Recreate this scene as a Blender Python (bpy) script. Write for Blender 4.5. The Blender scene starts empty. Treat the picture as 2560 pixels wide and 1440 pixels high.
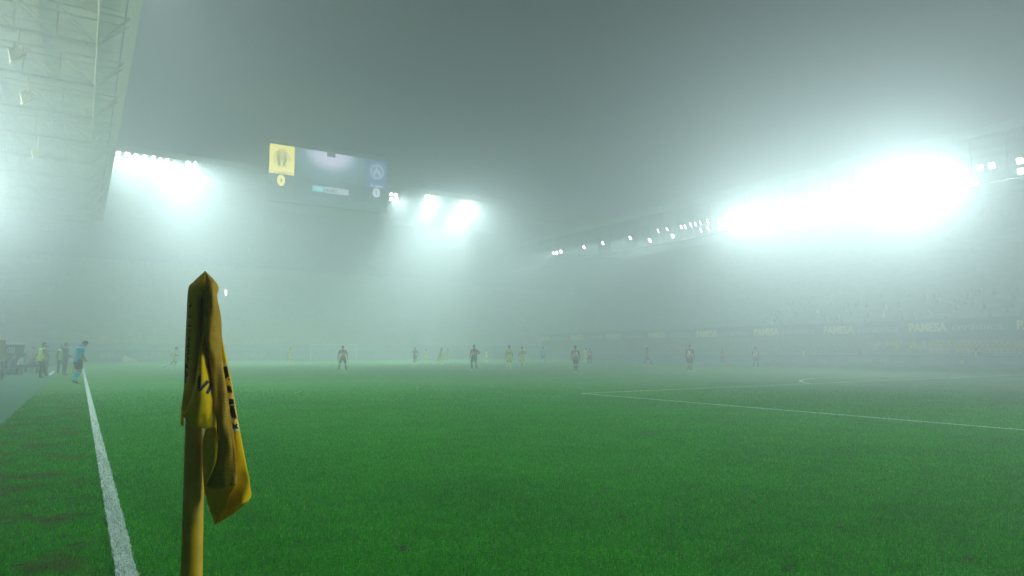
import bpy, bmesh, math, random
import numpy as np
from mathutils import Vector, Matrix, noise
from mathutils.bvhtree import BVHTree

random.seed(7)
np.random.seed(7)
SC = bpy.context.scene
COL = SC.collection
R = math.radians

# ------------------------------------------------------------------ camera
# world: X across the pitch (0 = touchline), Y along it (0 = goal line), metres
CAM = Vector((-0.258, -1.427, 1.387))
YAW, PIT, F = R(32.59), R(5.42), 1683.4
fw = Vector((math.sin(YAW) * math.cos(PIT), math.cos(YAW) * math.cos(PIT), math.sin(PIT)))
rt = Vector((math.cos(YAW), -math.sin(YAW), 0))
up = rt.cross(fw)
cam = bpy.data.objects.new('camera', bpy.data.cameras.new('camera'))
COL.objects.link(cam)
cam.location = CAM
cam.rotation_euler = (math.pi / 2 + PIT, 0, -YAW)
cam.data.lens = 36 * F / 2560
cam.data.clip_start, cam.data.clip_end = 0.05, 2000
SC.camera = cam


def ray(x, y):
    return (fw * F + rt * (x - 1280) - up * (y - 720)).normalized()


def onx(x, y, X):
    d = ray(x, y)
    return CAM + d * ((X - CAM.x) / d.x)


def ony(x, y, Y):
    d = ray(x, y)
    return CAM + d * ((Y - CAM.y) / d.y)


def onz(x, y, z=0.0):
    d = ray(x, y)
    return CAM + d * ((z - CAM.z) / d.z)


# --------------------------------------------------------------- materials
MATS = {}


def mat(name, col, rough=0.7, vary=0.0, scale=6.0, bump=0.0, metal=0.0, emit=0.0, ecol=None):
    if name in MATS:
        return MATS[name]
    m = bpy.data.materials.new(name)
    m.use_nodes = True
    nt = m.node_tree
    b = nt.nodes['Principled BSDF']
    b.inputs['Base Color'].default_value = (*col, 1)
    b.inputs['Roughness'].default_value = rough
    b.inputs['Metallic'].default_value = metal
    if vary or bump:
        tc = nt.nodes.new('ShaderNodeTexCoord')
        n = nt.nodes.new('ShaderNodeTexNoise')
        n.inputs['Scale'].default_value = scale
        n.inputs['Detail'].default_value = 6
        nt.links.new(tc.outputs['Object'], n.inputs['Vector'])
        if vary:
            r = nt.nodes.new('ShaderNodeValToRGB')
            r.color_ramp.elements[0].position = 0.3
            r.color_ramp.elements[1].position = 0.7
            r.color_ramp.elements[0].color = (*[c * (1 - vary) for c in col], 1)
            r.color_ramp.elements[1].color = (*[min(1, c * (1 + vary)) for c in col], 1)
            nt.links.new(n.outputs['Fac'], r.inputs['Fac'])
            nt.links.new(r.outputs['Color'], b.inputs['Base Color'])
        if bump:
            bp = nt.nodes.new('ShaderNodeBump')
            bp.inputs['Strength'].default_value = bump
            bp.inputs['Distance'].default_value = 0.01
            nt.links.new(n.outputs['Fac'], bp.inputs['Height'])
            nt.links.new(bp.outputs['Normal'], b.inputs['Normal'])
    if emit:
        b.inputs['Emission Color'].default_value = (*(ecol or col), 1)
        b.inputs['Emission Strength'].default_value = emit
        try:
            m.cycles.emission_sampling = 'NONE'
        except Exception:
            pass
    MATS[name] = m
    return m


def stripe_mat(name, c1, c2, freq, duty=0.0):
    """vertical woven stripes across a shirt (object X)"""
    if name in MATS:
        return MATS[name]
    m = mat(name, c1, 0.8)
    nt = m.node_tree
    b = nt.nodes['Principled BSDF']
    tc = nt.nodes.new('ShaderNodeTexCoord')
    sp = nt.nodes.new('ShaderNodeSeparateXYZ')
    nt.links.new(tc.outputs['Object'], sp.inputs[0])
    mu = nt.nodes.new('ShaderNodeMath'); mu.operation = 'MULTIPLY'; mu.inputs[1].default_value = freq
    si = nt.nodes.new('ShaderNodeMath'); si.operation = 'SINE'
    gt = nt.nodes.new('ShaderNodeMath'); gt.operation = 'GREATER_THAN'; gt.inputs[1].default_value = duty
    ab = nt.nodes.new('ShaderNodeMath'); ab.operation = 'ABSOLUTE'
    g2 = nt.nodes.new('ShaderNodeMath'); g2.operation = 'GREATER_THAN'; g2.inputs[1].default_value = 0.205
    mx = nt.nodes.new('ShaderNodeMath'); mx.operation = 'MAXIMUM'
    mix = nt.nodes.new('ShaderNodeMix'); mix.data_type = 'RGBA'
    mix.inputs[6].default_value = (*c1, 1)
    mix.inputs[7].default_value = (*c2, 1)
    nt.links.new(sp.outputs['X'], mu.inputs[0]); nt.links.new(mu.outputs[0], si.inputs[0])
    nt.links.new(si.outputs[0], gt.inputs[0])
    nt.links.new(sp.outputs['X'], ab.inputs[0]); nt.links.new(ab.outputs[0], g2.inputs[0])
    nt.links.new(gt.outputs[0], mx.inputs[0]); nt.links.new(g2.outputs[0], mx.inputs[1])
    nt.links.new(mx.outputs[0], mix.inputs[0])
    nt.links.new(mix.outputs[2], b.inputs['Base Color'])
    return m


# ------------------------------------------------------------ mesh helpers
class MB:
    """collects vertices and faces, then links them as ONE mesh object"""

    def __init__(self):
        self.v, self.f, self.mi = [], [], []

    def add(self, v, f, mi=0):
        o = len(self.v)
        self.v += [tuple(p) for p in v]
        self.f += [tuple(i + o for i in q) for q in f]
        self.mi += [mi] * len(f)
        return self

    def box(self, lo, hi, mi=0, M=None):
        x0, y0, z0 = lo
        x1, y1, z1 = hi
        v = [Vector((x, y, z)) for x in (x0, x1) for y in (y0, y1) for z in (z0, z1)]
        if M is not None:
            v = [M @ p for p in v]
        return self.add(v, [(0, 1, 3, 2), (4, 6, 7, 5), (0, 4, 5, 1), (2, 3, 7, 6), (0, 2, 6, 4), (1, 5, 7, 3)], mi)

    def loft(self, rings, cap=True, mi=0):
        n = len(rings[0])
        v = [p for r in rings for p in r]
        f = []
        for k in range(len(rings) - 1):
            for i in range(n):
                j = (i + 1) % n
                f.append((k * n + i, k * n + j, (k + 1) * n + j, (k + 1) * n + i))
        if cap:
            f.append(tuple(range(n))[::-1])
            f.append(tuple((len(rings) - 1) * n + i for i in range(n)))
        return self.add(v, f, mi)

    def tube(self, p0, p1, r0, r1=None, n=10, mi=0):
        r1 = r0 if r1 is None else r1
        p0, p1 = Vector(p0), Vector(p1)
        d = (p1 - p0).normalized()
        a = d.orthogonal().normalized()
        b = d.cross(a)
        ring = lambda c, r: [c + (a * math.cos(t) + b * math.sin(t)) * r for t in [2 * math.pi * i / n for i in range(n)]]
        return self.loft([ring(p0, r0), ring(p1, r1)], True, mi)

    def path(self, pts, r, n=8, mi=0):
        for a, b in zip(pts, pts[1:]):
            self.tube(a, b, r, r, n, mi)
        return self

    def ball(self, c, rad, M=None, nu=14, nv=9, mi=0):
        c = Vector(c)
        rx, ry, rz = (rad, rad, rad) if not hasattr(rad, '__len__') else rad
        v, f = [], []
        for k in range(1, nv):
            th = math.pi * k / nv
            for i in range(nu):
                ph = 2 * math.pi * i / nu
                v.append(Vector((rx * math.sin(th) * math.cos(ph), ry * math.sin(th) * math.sin(ph), rz * math.cos(th))))
        t, bo = len(v), len(v) + 1
        v += [Vector((0, 0, rz)), Vector((0, 0, -rz))]
        for k in range(nv - 2):
            for i in range(nu):
                j = (i + 1) % nu
                f.append((k * nu + i, (k + 1) * nu + i, (k + 1) * nu + j, k * nu + j))
        for i in range(nu):
            j = (i + 1) % nu
            f.append((t, i, j))
            f.append((bo, (nv - 2) * nu + j, (nv - 2) * nu + i))
        v = [c + (M @ p if M is not None else p) for p in v]
        return self.add(v, f, mi)

    def mesh(self, name):
        me = bpy.data.meshes.new(name)
        me.from_pydata([tuple(p) for p in self.v], [], self.f)
        if any(self.mi):
            me.polygons.foreach_set('material_index', self.mi)
        me.update()
        return me

    def build(self, name, mats, parent=None, smooth=False, bevel=0):
        me = self.mesh(name)
        return link(name, me, mats, parent, smooth, bevel)


def link(name, me, mats, parent=None, smooth=False, bevel=0):
    for m in (mats if isinstance(mats, (list, tuple)) else [mats]):
        me.materials.append(m)
    if smooth:
        me.polygons.foreach_set('use_smooth', [True] * len(me.polygons))
    o = bpy.data.objects.new(name, me)
    COL.objects.link(o)
    if parent:
        o.parent = parent
    if bevel:
        b = o.modifiers.new('bevel', 'BEVEL')
        b.width = bevel
        b.segments = 2
        b.limit_method = 'ANGLE'
    return o


def tag(o, label=None, cat=None, group=None, kind=None):
    if label: o['label'] = label
    if cat: o['category'] = cat
    if group: o['group'] = group
    if kind: o['kind'] = kind
    return o


def empty(name, loc, rz=0):
    o = bpy.data.objects.new(name, None)
    COL.objects.link(o)
    o.location = loc
    o.rotation_euler = (0, 0, rz)
    o.empty_display_size = 0.2
    return o


def copy_tree(o, parent=None):
    c = o.copy()
    COL.objects.link(c)
    if parent: c.parent = parent
    for ch in list(o.children):
        copy_tree(ch, c)
    return c


def text_mesh(body, size, depth=0.01, bold=0.0, align='CENTER', shear=0.0, spacing=1.0):
    cu = bpy.data.curves.new('text', 'FONT')
    cu.body = body
    cu.size = size
    cu.extrude = depth
    cu.offset = bold
    cu.align_x = align
    cu.align_y = 'CENTER'
    cu.shear = shear
    cu.space_character = spacing
    cu.resolution_u = 3
    o = bpy.data.objects.new('text', cu)
    COL.objects.link(o)
    bpy.context.view_layer.update()
    me = bpy.data.meshes.new_from_object(o.evaluated_get(bpy.context.evaluated_depsgraph_get()))
    bpy.data.objects.remove(o)
    bpy.data.curves.remove(cu)
    me.materials.clear()
    return me


# ------------------------------------------------------------------- world
w = bpy.data.worlds.new('World')
SC.world = w
w.use_nodes = True
bg = w.node_tree.nodes['Background']
bg.inputs[0].default_value = (0.10, 0.155, 0.17, 1)
bg.inputs[1].default_value = 0.05

# -------------------------------------------------------------------- haze
vm = bpy.data.materials.new('fog')
vm.use_nodes = True
nt = vm.node_tree
nt.nodes.clear()
_o = nt.nodes.new('ShaderNodeOutputMaterial')
pv = nt.nodes.new('ShaderNodeVolumePrincipled')
pv.inputs['Density'].default_value = 0.0142
pv.inputs['Anisotropy'].default_value = 0.69
pv.inputs['Color'].default_value = (0.87, 0.96, 0.97, 1)
nt.links.new(pv.outputs[0], _o.inputs['Volume'])
hz = MB().box((-75, -59, -1.5), (130, 172, 41)).build('haze', vm)
tag(hz, 'pale grey-green fog filling the whole stadium', 'fog', kind='stuff')

# ------------------------------------------------------------------ ground
gm = mat('turf_soil', (0.014, 0.15, 0.006), 0.9)


def grass_nodes(m, worn):
    nt = m.node_tree
    b = nt.nodes['Principled BSDF']
    b.inputs['Specular IOR Level'].default_value = 0.15
    geo = nt.nodes.new('ShaderNodeNewGeometry')

    def noi(scale, detail=5, stretch=(1, 1, 1)):
        mp = nt.nodes.new('ShaderNodeMapping')
        mp.inputs['Scale'].default_value = stretch
        nt.links.new(geo.outputs['Position'], mp.inputs['Vector'])
        n = nt.nodes.new('ShaderNodeTexNoise')
        n.inputs['Scale'].default_value = scale
        n.inputs['Detail'].default_value = detail
        nt.links.new(mp.outputs[0], n.inputs['Vector'])
        return n.outputs['Fac']

    def ramp(f, p0, c0, p1, c1):
        r = nt.nodes.new('ShaderNodeValToRGB')
        r.color_ramp.elements[0].position, r.color_ramp.elements[1].position = p0, p1
        r.color_ramp.elements[0].color, r.color_ramp.elements[1].color = (*c0, 1), (*c1, 1)
        nt.links.new(f, r.inputs['Fac'])
        return r.outputs['Color']

    def mix(f, a, bb, mode='MIX'):
        x = nt.nodes.new('ShaderNodeMix')
        x.data_type = 'RGBA'
        x.blend_type = mode
        if isinstance(f, float): x.inputs[0].default_value = f
        else: nt.links.new(f, x.inputs[0])
        nt.links.new(a, x.inputs[6])
        if isinstance(bb, tuple): x.inputs[7].default_value = (*bb, 1)
        else: nt.links.new(bb, x.inputs[7])
        return x.outputs[2]

    base = ramp(noi(0.35, 4), 0.35, (0.017, 0.23, 0.002), 0.68, (0.034, 0.32, 0.003))
    fine = ramp(noi(38, 6), 0.36, (0.42, 0.42, 0.42), 0.66, (1.45, 1.45, 1.45))
    col = mix(1.0, base, fine, 'MULTIPLY')
    med = ramp(noi(3.2, 5), 0.36, (0.72, 0.76, 0.7), 0.62, (1.12, 1.08, 1.1))
    col = mix(1.0, col, med, 'MULTIPLY')
    if worn:   # bare, brownish wear with a shape of its own (outside the touchline, and small divots)
        sep = nt.nodes.new('ShaderNodeSeparateXYZ')
        nt.links.new(geo.outputs['Position'], sep.inputs[0])
        mr = nt.nodes.new('ShaderNodeMapRange')
        mr.inputs['From Min'].default_value, mr.inputs['From Max'].default_value = 0.0, -0.25
        nt.links.new(sep.outputs['X'], mr.inputs['Value'])
        wn = ramp(noi(1.7, 5), 0.5, (0, 0, 0), 0.66, (1, 1, 1))
        mm = nt.nodes.new('ShaderNodeMath'); mm.operation = 'MULTIPLY'
        nt.links.new(mr.outputs[0], mm.inputs[0]); nt.links.new(wn, mm.inputs[1])
        m2 = nt.nodes.new('ShaderNodeMath'); m2.operation = 'MULTIPLY'; m2.inputs[1].default_value = 0.75
        nt.links.new(mm.outputs[0], m2.inputs[0])
        col = mix(m2.outputs[0], col, (0.065, 0.085, 0.022))
        dv = ramp(noi(2.3, 2, (1, 1, 1)), 0.72, (0, 0, 0), 0.76, (1, 1, 1))
        col = mix(dv, col, (0.02, 0.04, 0.008))
    nt.links.new(col, b.inputs['Base Color'])
    bp = nt.nodes.new('ShaderNodeBump')
    bp.inputs['Strength'].default_value = 0.6
    bp.inputs['Distance'].default_value = 0.02
    nt.links.new(noi(60, 5), bp.inputs['Height'])
    nt.links.new(bp.outputs['Normal'], b.inputs['Normal'])


grass_nodes(gm, True)


def sheet(name, x0, y0, x1, y1, z, m, kind='structure'):
    me = bpy.data.meshes.new(name)
    me.from_pydata([(x0, y0, z), (x1, y0, z), (x1, y1, z), (x0, y1, z)], [], [(0, 1, 2, 3)])
    return tag(link(name, me, m), kind=kind)


concrete = mat('concrete', (0.30, 0.33, 0.33), 0.9, 0.25, 1.5)
sheet('ground', -72, -56, 128, 168, -0.02, concrete)
sheet('pitch', -1.45, -6, 73, 111, 0.0, gm)
tm = mat('artificial_turf', (0.010, 0.15, 0.06), 0.95, 0.35, 25, 0.5)
sheet('artificial_turf', -7.5, -6, -1.452, 111, -0.004, tm)

# painted markings: rough-edged ribbons of paint on the turf
paint = mat('line_paint', (0.55, 0.70, 0.60), 0.9, 0.4, 30)


def ribbon(name, pts, width, z=0.012, seg=0.25):
    """a painted line along a polyline, its edges slightly uneven"""
    L, Rr = [], []
    P = []
    for a, b in zip(pts, pts[1:]):
        a, b = Vector(a), Vector(b)
        n = max(1, int((b - a).length / seg))
        for i in range(n):
            P.append((a + (b - a) * (i / n), (b - a).normalized()))
    P.append((Vector(pts[-1]), (Vector(pts[-1]) - Vector(pts[-2])).normalized()))
    for p, d in P:
        n = Vector((-d.y, d.x))
        j = lambda: (random.random() - 0.5) * 0.012
        L.append((p.x + n.x * (width / 2 + j()), p.y + n.y * (width / 2 + j()), z))
        Rr.append((p.x - n.x * (width / 2 + j()), p.y - n.y * (width / 2 + j()), z))
    n = len(P)
    me = bpy.data.meshes.new(name)
    me.from_pydata(L + Rr, [], [(n + i, n + i + 1, i + 1, i) for i in range(n - 1)])
    return tag(link(name, me, paint), kind='structure')


def arc(cx, cy, r, a0, a1, n=40):
    return [(cx + r * math.cos(R(a0 + (a1 - a0) * i / n)), cy + r * math.sin(R(a0 + (a1 - a0) * i / n))) for i in range(n + 1)]


W = 0.12
ribbon('touchline', [(0.06, 0.0), (0.06, 105)], W, seg=0.12)
ribbon('touchline', [(67.94, 0.0), (67.94, 105)], W)
ribbon('goal_line', [(0.121, 0.06), (67.879, 0.06)], W)
ribbon('goal_line', [(0.121, 104.94), (67.879, 104.94)], W)
for s, y0 in ((1, 0), (-1, 105)):
    ribbon('penalty_area_line', [(13.9, y0 + s * 0.121), (13.9, y0 + s * 16.5)], W)
    ribbon('penalty_area_line', [(54.1, y0 + s * 0.121), (54.1, y0 + s * 16.5)], W)
    ribbon('penalty_area_line', [(13.961, y0 + s * 16.44), (54.039, y0 + s * 16.44)], W)
    ribbon('goal_area_line', [(24.9, y0 + s * 0.121), (24.9, y0 + s * 5.5)], W)
    ribbon('goal_area_line', [(43.1, y0 + s * 0.121), (43.1, y0 + s * 5.5)], W)
    ribbon('goal_area_line', [(24.961, y0 + s * 5.44), (43.039, y0 + s * 5.44)], W)
    ribbon('penalty_arc', arc(34, y0 + s * 11, 9.1, 38 if s > 0 else -142, 142 if s > 0 else -38), W, z=0.008)
ribbon('halfway_line', [(0.121, 52.5), (67.879, 52.5)], W, z=0.016)
ribbon('centre_circle', arc(34, 52.5, 9.1, 0.8, 359.2, 70), W, z=0.020)
ribbon('corner_arc', arc(0.12, 0.12, 0.95, 1, 89, 14), W)
# lines on the strip of artificial turf
ribbon('turf_line', [(-7.4, 9.75), (-1.52, 9.75)], 0.10, z=0.0)
ribbon('technical_area_line', [(-1.75, 46.5), (-1.75, 58)], 0.22, z=0.0)
ribbon('turf_line', [(-4.05, 33.5), (-4.05, 44.5)], 0.3, z=0.0)

# ---------------------------------------------------------- west (left) stand
yel = mat('yellow_steel', (0.52, 0.50, 0.16), 0.5, 0.12, 3)
yel2 = mat('pale_yellow_paint', (0.8, 0.76, 0.36), 0.5, 0.08, 4)
roofm = mat('roof_sheet', (0.52, 0.54, 0.22), 0.6, 0.15, 0.6)
dark = mat('dark_steel', (0.10, 0.12, 0.12), 0.6)
seatm = mat('yellow_seat', (0.72, 0.58, 0.06), 0.5, 0.2, 3)

west = empty('spectator_stand', (-8, 50, 0))
tag(west, 'left-hand stand with yellow trussed roof hanging over the touchline', 'stadium stand')


def P(builder, name, m, parent, **k):
    o = builder.build(name, m, parent, **k)
    o.matrix_parent_inverse = Matrix.Translation(parent.location).inverted() if not parent.rotation_euler.z else parent.matrix_world.inverted()
    return o


def terrace(x0, x1, z0, z1, y0, y1, rows, axis='x'):
    """stepped terrace, profile extruded along the stand"""
    b = MB()
    prof = []
    for k in range(rows):
        a = x0 + (x1 - x0) * k / rows
        c = x0 + (x1 - x0) * (k + 1) / rows
        z = z0 + (z1 - z0) * k / (rows - 1)
        prof += [(a, z), (c, z)]
    base = [(x1, -0.015), (x0, -0.015)]
    loop = prof + base
    n = len(loop)
    if axis == 'x':
        v = [(p[0], y0, p[1]) for p in loop] + [(p[0], y1, p[1]) for p in loop]
    else:
        v = [(y0, p[0], p[1]) for p in loop] + [(y1, p[0], p[1]) for p in loop]
    f = [(i, (i + 1) % n, n + (i + 1) % n, n + i) for i in range(n)] + [tuple(range(n)), tuple(range(2 * n - 1, n - 1, -1))]
    b.add(v, f)
    return b


P(terrace(-9, -33, 0.9, 14, -6, 110, 28), 'terrace', mat('west_terrace', (0.10, 0.12, 0.12), 0.9, 0.2, 1), west)
P(MB().box((-8.98, -6, 0), (-8.8, 110, 1.6)), 'front_wall', mat('west_wall', (0.12, 0.16, 0.17), 0.8, 0.2, 1), west)
P(MB().box((-33.6, -6, 0), (-33.02, 110, 20.6)), 'back_wall', concrete, west)
rb = MB()
for k in range(58):    # ribbed sheet, one rib every two metres
    y = -6 + k * 2
    rb.box((-33, y, 20.0), (0.92, y + 1.9, 20.16))
rb.box((-33, -6, 20.162), (0.92, 110, 20.3))
P(rb, 'roof', roofm, west)
P(MB().box((1.02, -6, 19.95), (1.62, 110, 20.35)), 'roof_edge', yel, west, bevel=0.03)
P(MB().box((0.921, -6, 20.2), (1.019, 110, 20.3)), 'gap_shade', dark, west)  # dark strip in the roof-edge gap, standing in for its shade
for k in range(12):
    x = -0.4 - k * 2.75
    P(MB().box((x - 0.08, -6, 19.72), (x + 0.08, 110, 19.998)), 'purlin', yel, west)
TY = [-0.5 + 6.82 * k for k in range(0, 17)]
TY = [40.4 + 6.82 * k for k in range(-6, 11)]
for i, y in enumerate(TY):
    t = MB()
    r = 0.055
    bot = lambda x: Vector((x, y, 18.0))
    N = 17
    xs = [-0.3 - 1.85 * k for k in range(N)]
    t.tube((xs[0], y, 18.0), (xs[-1], y, 18.0), 0.085)
    for dy in (-0.55, 0.55):
        t.tube((0.95, y + dy, 19.62), (xs[-1], y + dy, 19.62), r)
        t.tube((xs[0], y, 18.0), (1.15, y + dy, 19.66), 0.07)
    for k, x in enumerate(xs):
        t.tube((x, y, 18.0), (x, y - 0.55, 19.62), 0.035, n=6)
        t.tube((x, y, 18.0), (x, y + 0.55, 19.62), 0.035, n=6)
        if k < N - 1:
            t.tube((x, y, 18.0), (xs[k + 1], y - 0.55, 19.62), 0.03, n=6)
            t.tube((x, y, 18.0), (xs[k + 1], y + 0.55, 19.62), 0.03, n=6)
        t.tube((x, y - 0.55, 19.62), (x, y + 0.55, 19.62), 0.03, n=6)
    P(t, 'roof_truss', yel, west, smooth=True)
for x in (-0.3, -9.5, -18):
    t = MB()
    t.tube((x, -1, 18.0), (x, 108.5, 18.0), 0.05)
    P(t, 'bracing_tube', yel, west)
rl = MB()
for k in range(60):
    y = -5 + k * 1.9
    rl.tube((-8.9, y, 1.6), (-8.9, y, 2.65), 0.025, n=6)
for z in (1.9, 2.25, 2.65):
    rl.tube((-8.9, -5, z), (-8.9, 108, z), 0.025, n=6)
P(rl, 'railing', mat('pale_rail', (0.5, 0.55, 0.55), 0.5), west)


def seat_rows(x0, x1, z0, z1, rows, y0, y1, step, axis, face):
    b = MB()
    for k in range(rows):
        a = x0 + (x1 - x0) * (k + 0.45) / rows
        z = z0 + (z1 - z0) * k / (rows - 1)
        n = int((y1 - y0) / step)
        for i in range(n):
            y = y0 + i * step
            if random.random() < 0.06: continue
            lo1, hi1 = (a - 0.2, y, z + 0.38), (a + 0.2, y + step * 0.82, z + 0.44)
            lo2, hi2 = (a + face * 0.2, y, z + 0.38), (a + face * 0.26, y + step * 0.82, z + 0.82)
            lo2, hi2 = (min(lo2[0], hi2[0]), lo2[1], lo2[2]), (max(lo2[0], hi2[0]), hi2[1], hi2[2])
            for lo, hi in ((lo1, hi1), (lo2, hi2)):
                if axis == 'y':
                    lo, hi = (lo[1], lo[0], lo[2]), (hi[1], hi[0], hi[2])
                b.box(lo, hi)
    return b


def crowd_mesh(x0, x1, z0, z1, rows, r0, r1, y0, y1, step, fill, axis='x'):
    """a dense far crowd: heads and shoulders of seated people"""
    b = MB()
    for k in range(r0, r1):
        a = x0 + (x1 - x0) * (k + 0.45) / rows
        z = z0 + (z1 - z0) * k / (rows - 1)
        y = y0
        while y < y1:
            y += step * random.uniform(0.8, 1.3)
            if random.random() > fill: continue
            mi = random.choice((0, 0, 0, 0, 0, 1, 1, 1, 1, 2))
            q = (a, y) if axis == 'x' else (y, a)
            h = random.uniform(0.95, 1.12)
            b.ball((q[0], q[1], z + 0.68), (0.2, 0.22, 0.33), nu=8, nv=6, mi=mi)
            b.ball((q[0], q[1], z + h + 0.08), (0.09, 0.09, 0.12), nu=6, nv=5, mi=5 if random.random() < .6 else 0)
    return b


cm = [mat('coat_black', (0.15, 0.18, 0.19), 0.9), mat('coat_blue', (0.17, 0.22, 0.26), 0.9), mat('coat_grey', (0.2, 0.23, 0.24), 0.9),
      mat('scarf_yellow', (0.6, 0.5, 0.05), 0.9), mat('coat_white', (0.6, 0.62, 0.62), 0.9), mat('skin_far', (0.2, 0.14, 0.11), 0.7)]
cw = crowd_mesh(-9, -33, 0.9, 14, 28, 0, 12, 30, 108, 0.62, 0.6).build('crowd', cm, smooth=True)
tag(cw, 'dim crowd seated in the left-hand stand behind the railing', 'crowd', kind='stuff')

# unlit floodlights hanging under the left-hand roof
hl_m = mat('lamp_housing_pale', (0.95, 0.88, 0.36), 0.45, 0.06, 4)


def hanging_lamp():
    e = empty('hanging_lamp', (0, 0, 0))
    b = MB().tube((0, 0, 0.05), (0, 0, -0.95), 0.045)
    b.build('rod', hl_m, e, smooth=True)
    M = Matrix.Translation((-0.1, 0, -1.28)) @ Matrix.Rotation(R(-38), 4, 'Y') @ Matrix.Rotation(R(12), 4, 'X')
    h = MB()
    sq = lambda s, z, t: [M @ Vector((x * s, y * t, z)) for x, y in ((-1, -1), (1, -1), (1, 1), (-1, 1))]
    h.loft([sq(0.15, 0.30, 0.15), sq(0.19, 0.18, 0.19), sq(0.40, -0.22, 0.42), sq(0.43, -0.22, 0.45), sq(0.43, -0.30, 0.45)])
    h.build('housing', hl_m, e, bevel=0.02)
    g = MB().box((-0.38, -0.4, -0.325), (0.38, 0.4, -0.301), M=M)
    g.build('glass', mat('lamp_glass', (0.9, 0.86, 0.4), 0.15), e)
    y = MB()
    y.box((-0.12, -0.24, -1.12), (-0.04, -0.17, -0.9)).box((-0.12, 0.17, -1.12), (-0.04, 0.24, -0.9)).box((-0.12, -0.24, -0.9), (0.06, 0.24, -0.84))
    y.build('yoke', hl_m, e)
    return e


hp = hanging_lamp()
spots = [(46, 90, 40.4, 'nearest pale yellow lamp, hanging highest and largest under the left roof'),
         (72, 200, 47.22, 'middle pale yellow lamp hanging between the larger and smaller ones under the left roof'),
         (96, 345, 60.86, 'farthest and smallest pale yellow lamp hanging lowest under the left roof')]
for i, (x, y, Y, lab) in enumerate(spots):
    o = hp if i == 0 else copy_tree(hp)
    q = ony(x, y, Y)
    o.location = (q.x, Y, 17.95)
    tag(o, lab, 'lamp', 'lamps hanging under the left roof')

# ---------------------------------------------------------- north (far) stand
north = empty('spectator_stand', (34, 118, 0))
tag(north, 'far stand behind the goal, almost lost in fog, under the scoreboard', 'stadium stand')
P(terrace(114, 138, 1.9, 17, -30, 108, 26, 'y'), 'terrace', mat('north_terrace', (0.55, 0.55, 0.45), 0.9, 0.25, 0.7), north)
P(MB().box((-30, 113.8, 0), (108, 113.98, 2.6)), 'front_wall', mat('north_wall', (0.35, 0.42, 0.45), 0.8, 0.2, 1), north)
so = P(seat_rows(114, 138, 1.9, 17, 26, -8, 78, 1.0, 'y', 1), 'seat_rows', mat('hazed_yellow_seat', (0.62, 0.58, 0.30), 0.6, 0.15, 3), north)  # seat yellow paled towards the fog: haze put into the colour
so['kind'] = 'stuff'
P(MB().box((-30, 138.1, 0), (108, 138.7, 30)), 'back_wall', concrete, north)
P(MB().box((-30, 108.4, 30.2), (108, 139, 30.7)), 'roof', roofm, north)
P(MB().box((-30, 108.0, 29.9), (108, 108.38, 30.8)), 'roof_edge', yel, north)
cwk = MB().box((-30, 108.5, 27.9), (108, 109.0, 28.0))
for k in range(36):
    cwk.tube((-28 + k * 3.8, 108.75, 28.0), (-28 + k * 3.8, 108.75, 30.2), 0.05, n=6)
P(cwk, 'catwalk', mat('pale_steel', (0.4, 0.44, 0.44), 0.6), north)
wl = MB().box((-0.12, -0.06, -0.5), (0.12, 0.06, 0.5)).build('wall_light', mat('cool_tube', (1, 1, 1), 0.5, emit=14, ecol=(0.9, 1, 1)))
wl.location = ony(562, 733, 125)
wl.location.y = 124
tag(wl, 'tiny upright white light on the far stand beside the corner flag', 'light')

# ---------------------------------------------------------- east (right) stand
east = empty('spectator_stand', (78, 50, 0))
tag(east, 'right-hand stand with lettered parapet band and floodlit roof edge', 'stadium stand')
et = mat('east_terrace', (0.34, 0.40, 0.42), 0.9, 0.2, 1)
P(terrace(75.6, 79.4, 0.9, 2.6, -50, 112, 5), 'lower_terrace', et, east)
P(MB().box((75.3, -50, 0), (75.58, 112, 1.0)), 'front_wall', mat('east_wall', (0.05, 0.08, 0.12), 0.8, 0.2, 1), east)
P(MB().box((79.5, -50, -0.015), (79.9, 112, 5.0)), 'parapet_band', mat('band_navy', (0.15, 0.20, 0.23), 0.7, 0.2, 0.5), east)
P(terrace(80, 101, 4.6, 16.5, -50, 112, 24), 'upper_terrace', et, east)
P(MB().box((101.1, -50, 0), (101.7, 112, 22)), 'back_wall', concrete, east)
P(MB().box((72.4, -50, 22.4), (102, 112, 22.9)), 'roof', mat('east_roof', (0.6, 0.65, 0.65), 0.7, 0.15, 0.5), east)
P(MB().box((71.8, -50, 22.1), (72.38, 112, 23.1)), 'roof_edge', mat('east_fascia', (0.6, 0.65, 0.65), 0.6, 0.1, 0.5), east)
ck = MB().box((72.5, -50, 17.55), (73.2, 112, 17.65))
for k in range(54):
    ck.tube((73.15, -49 + 3 * k, 17.65), (73.15, -49 + 3 * k, 22.4), 0.05, n=6)
P(ck, 'catwalk', mat('pale_steel', (0.4, 0.44, 0.44), 0.6), east)
PAMY = mat('band_yellow_letters', (0.6, 0.56, 0.28), 0.5, emit=0.12, ecol=(1, 0.9, 0.4))
PAMW = mat('band_white_letters', (0.42, 0.46, 0.47), 0.5, emit=0.02, ecol=(0.9, 1, 1))


def wall_text(name, body, size, X, y, z, m, parent, bold=0.0, stretch=1.0, shear=0.0, spacing=1.0):
    me = text_mesh(body, size, 0.03, bold, 'LEFT', shear, spacing)
    # reading direction along -Y, facing -X
    Mx = Matrix(((0, 0, -1, 0), (-1, 0, 0, 0), (0, 1, 0, 0), (0, 0, 0, 1)))
    me.transform(Mx @ Matrix.Diagonal((stretch, 1, 1, 1)))
    o = link(name, me, m, parent)
    o.location = (X, y, z)
    if parent:
        o.matrix_parent_inverse = Matrix.Translation(parent.location).inverted()
    return o


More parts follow.
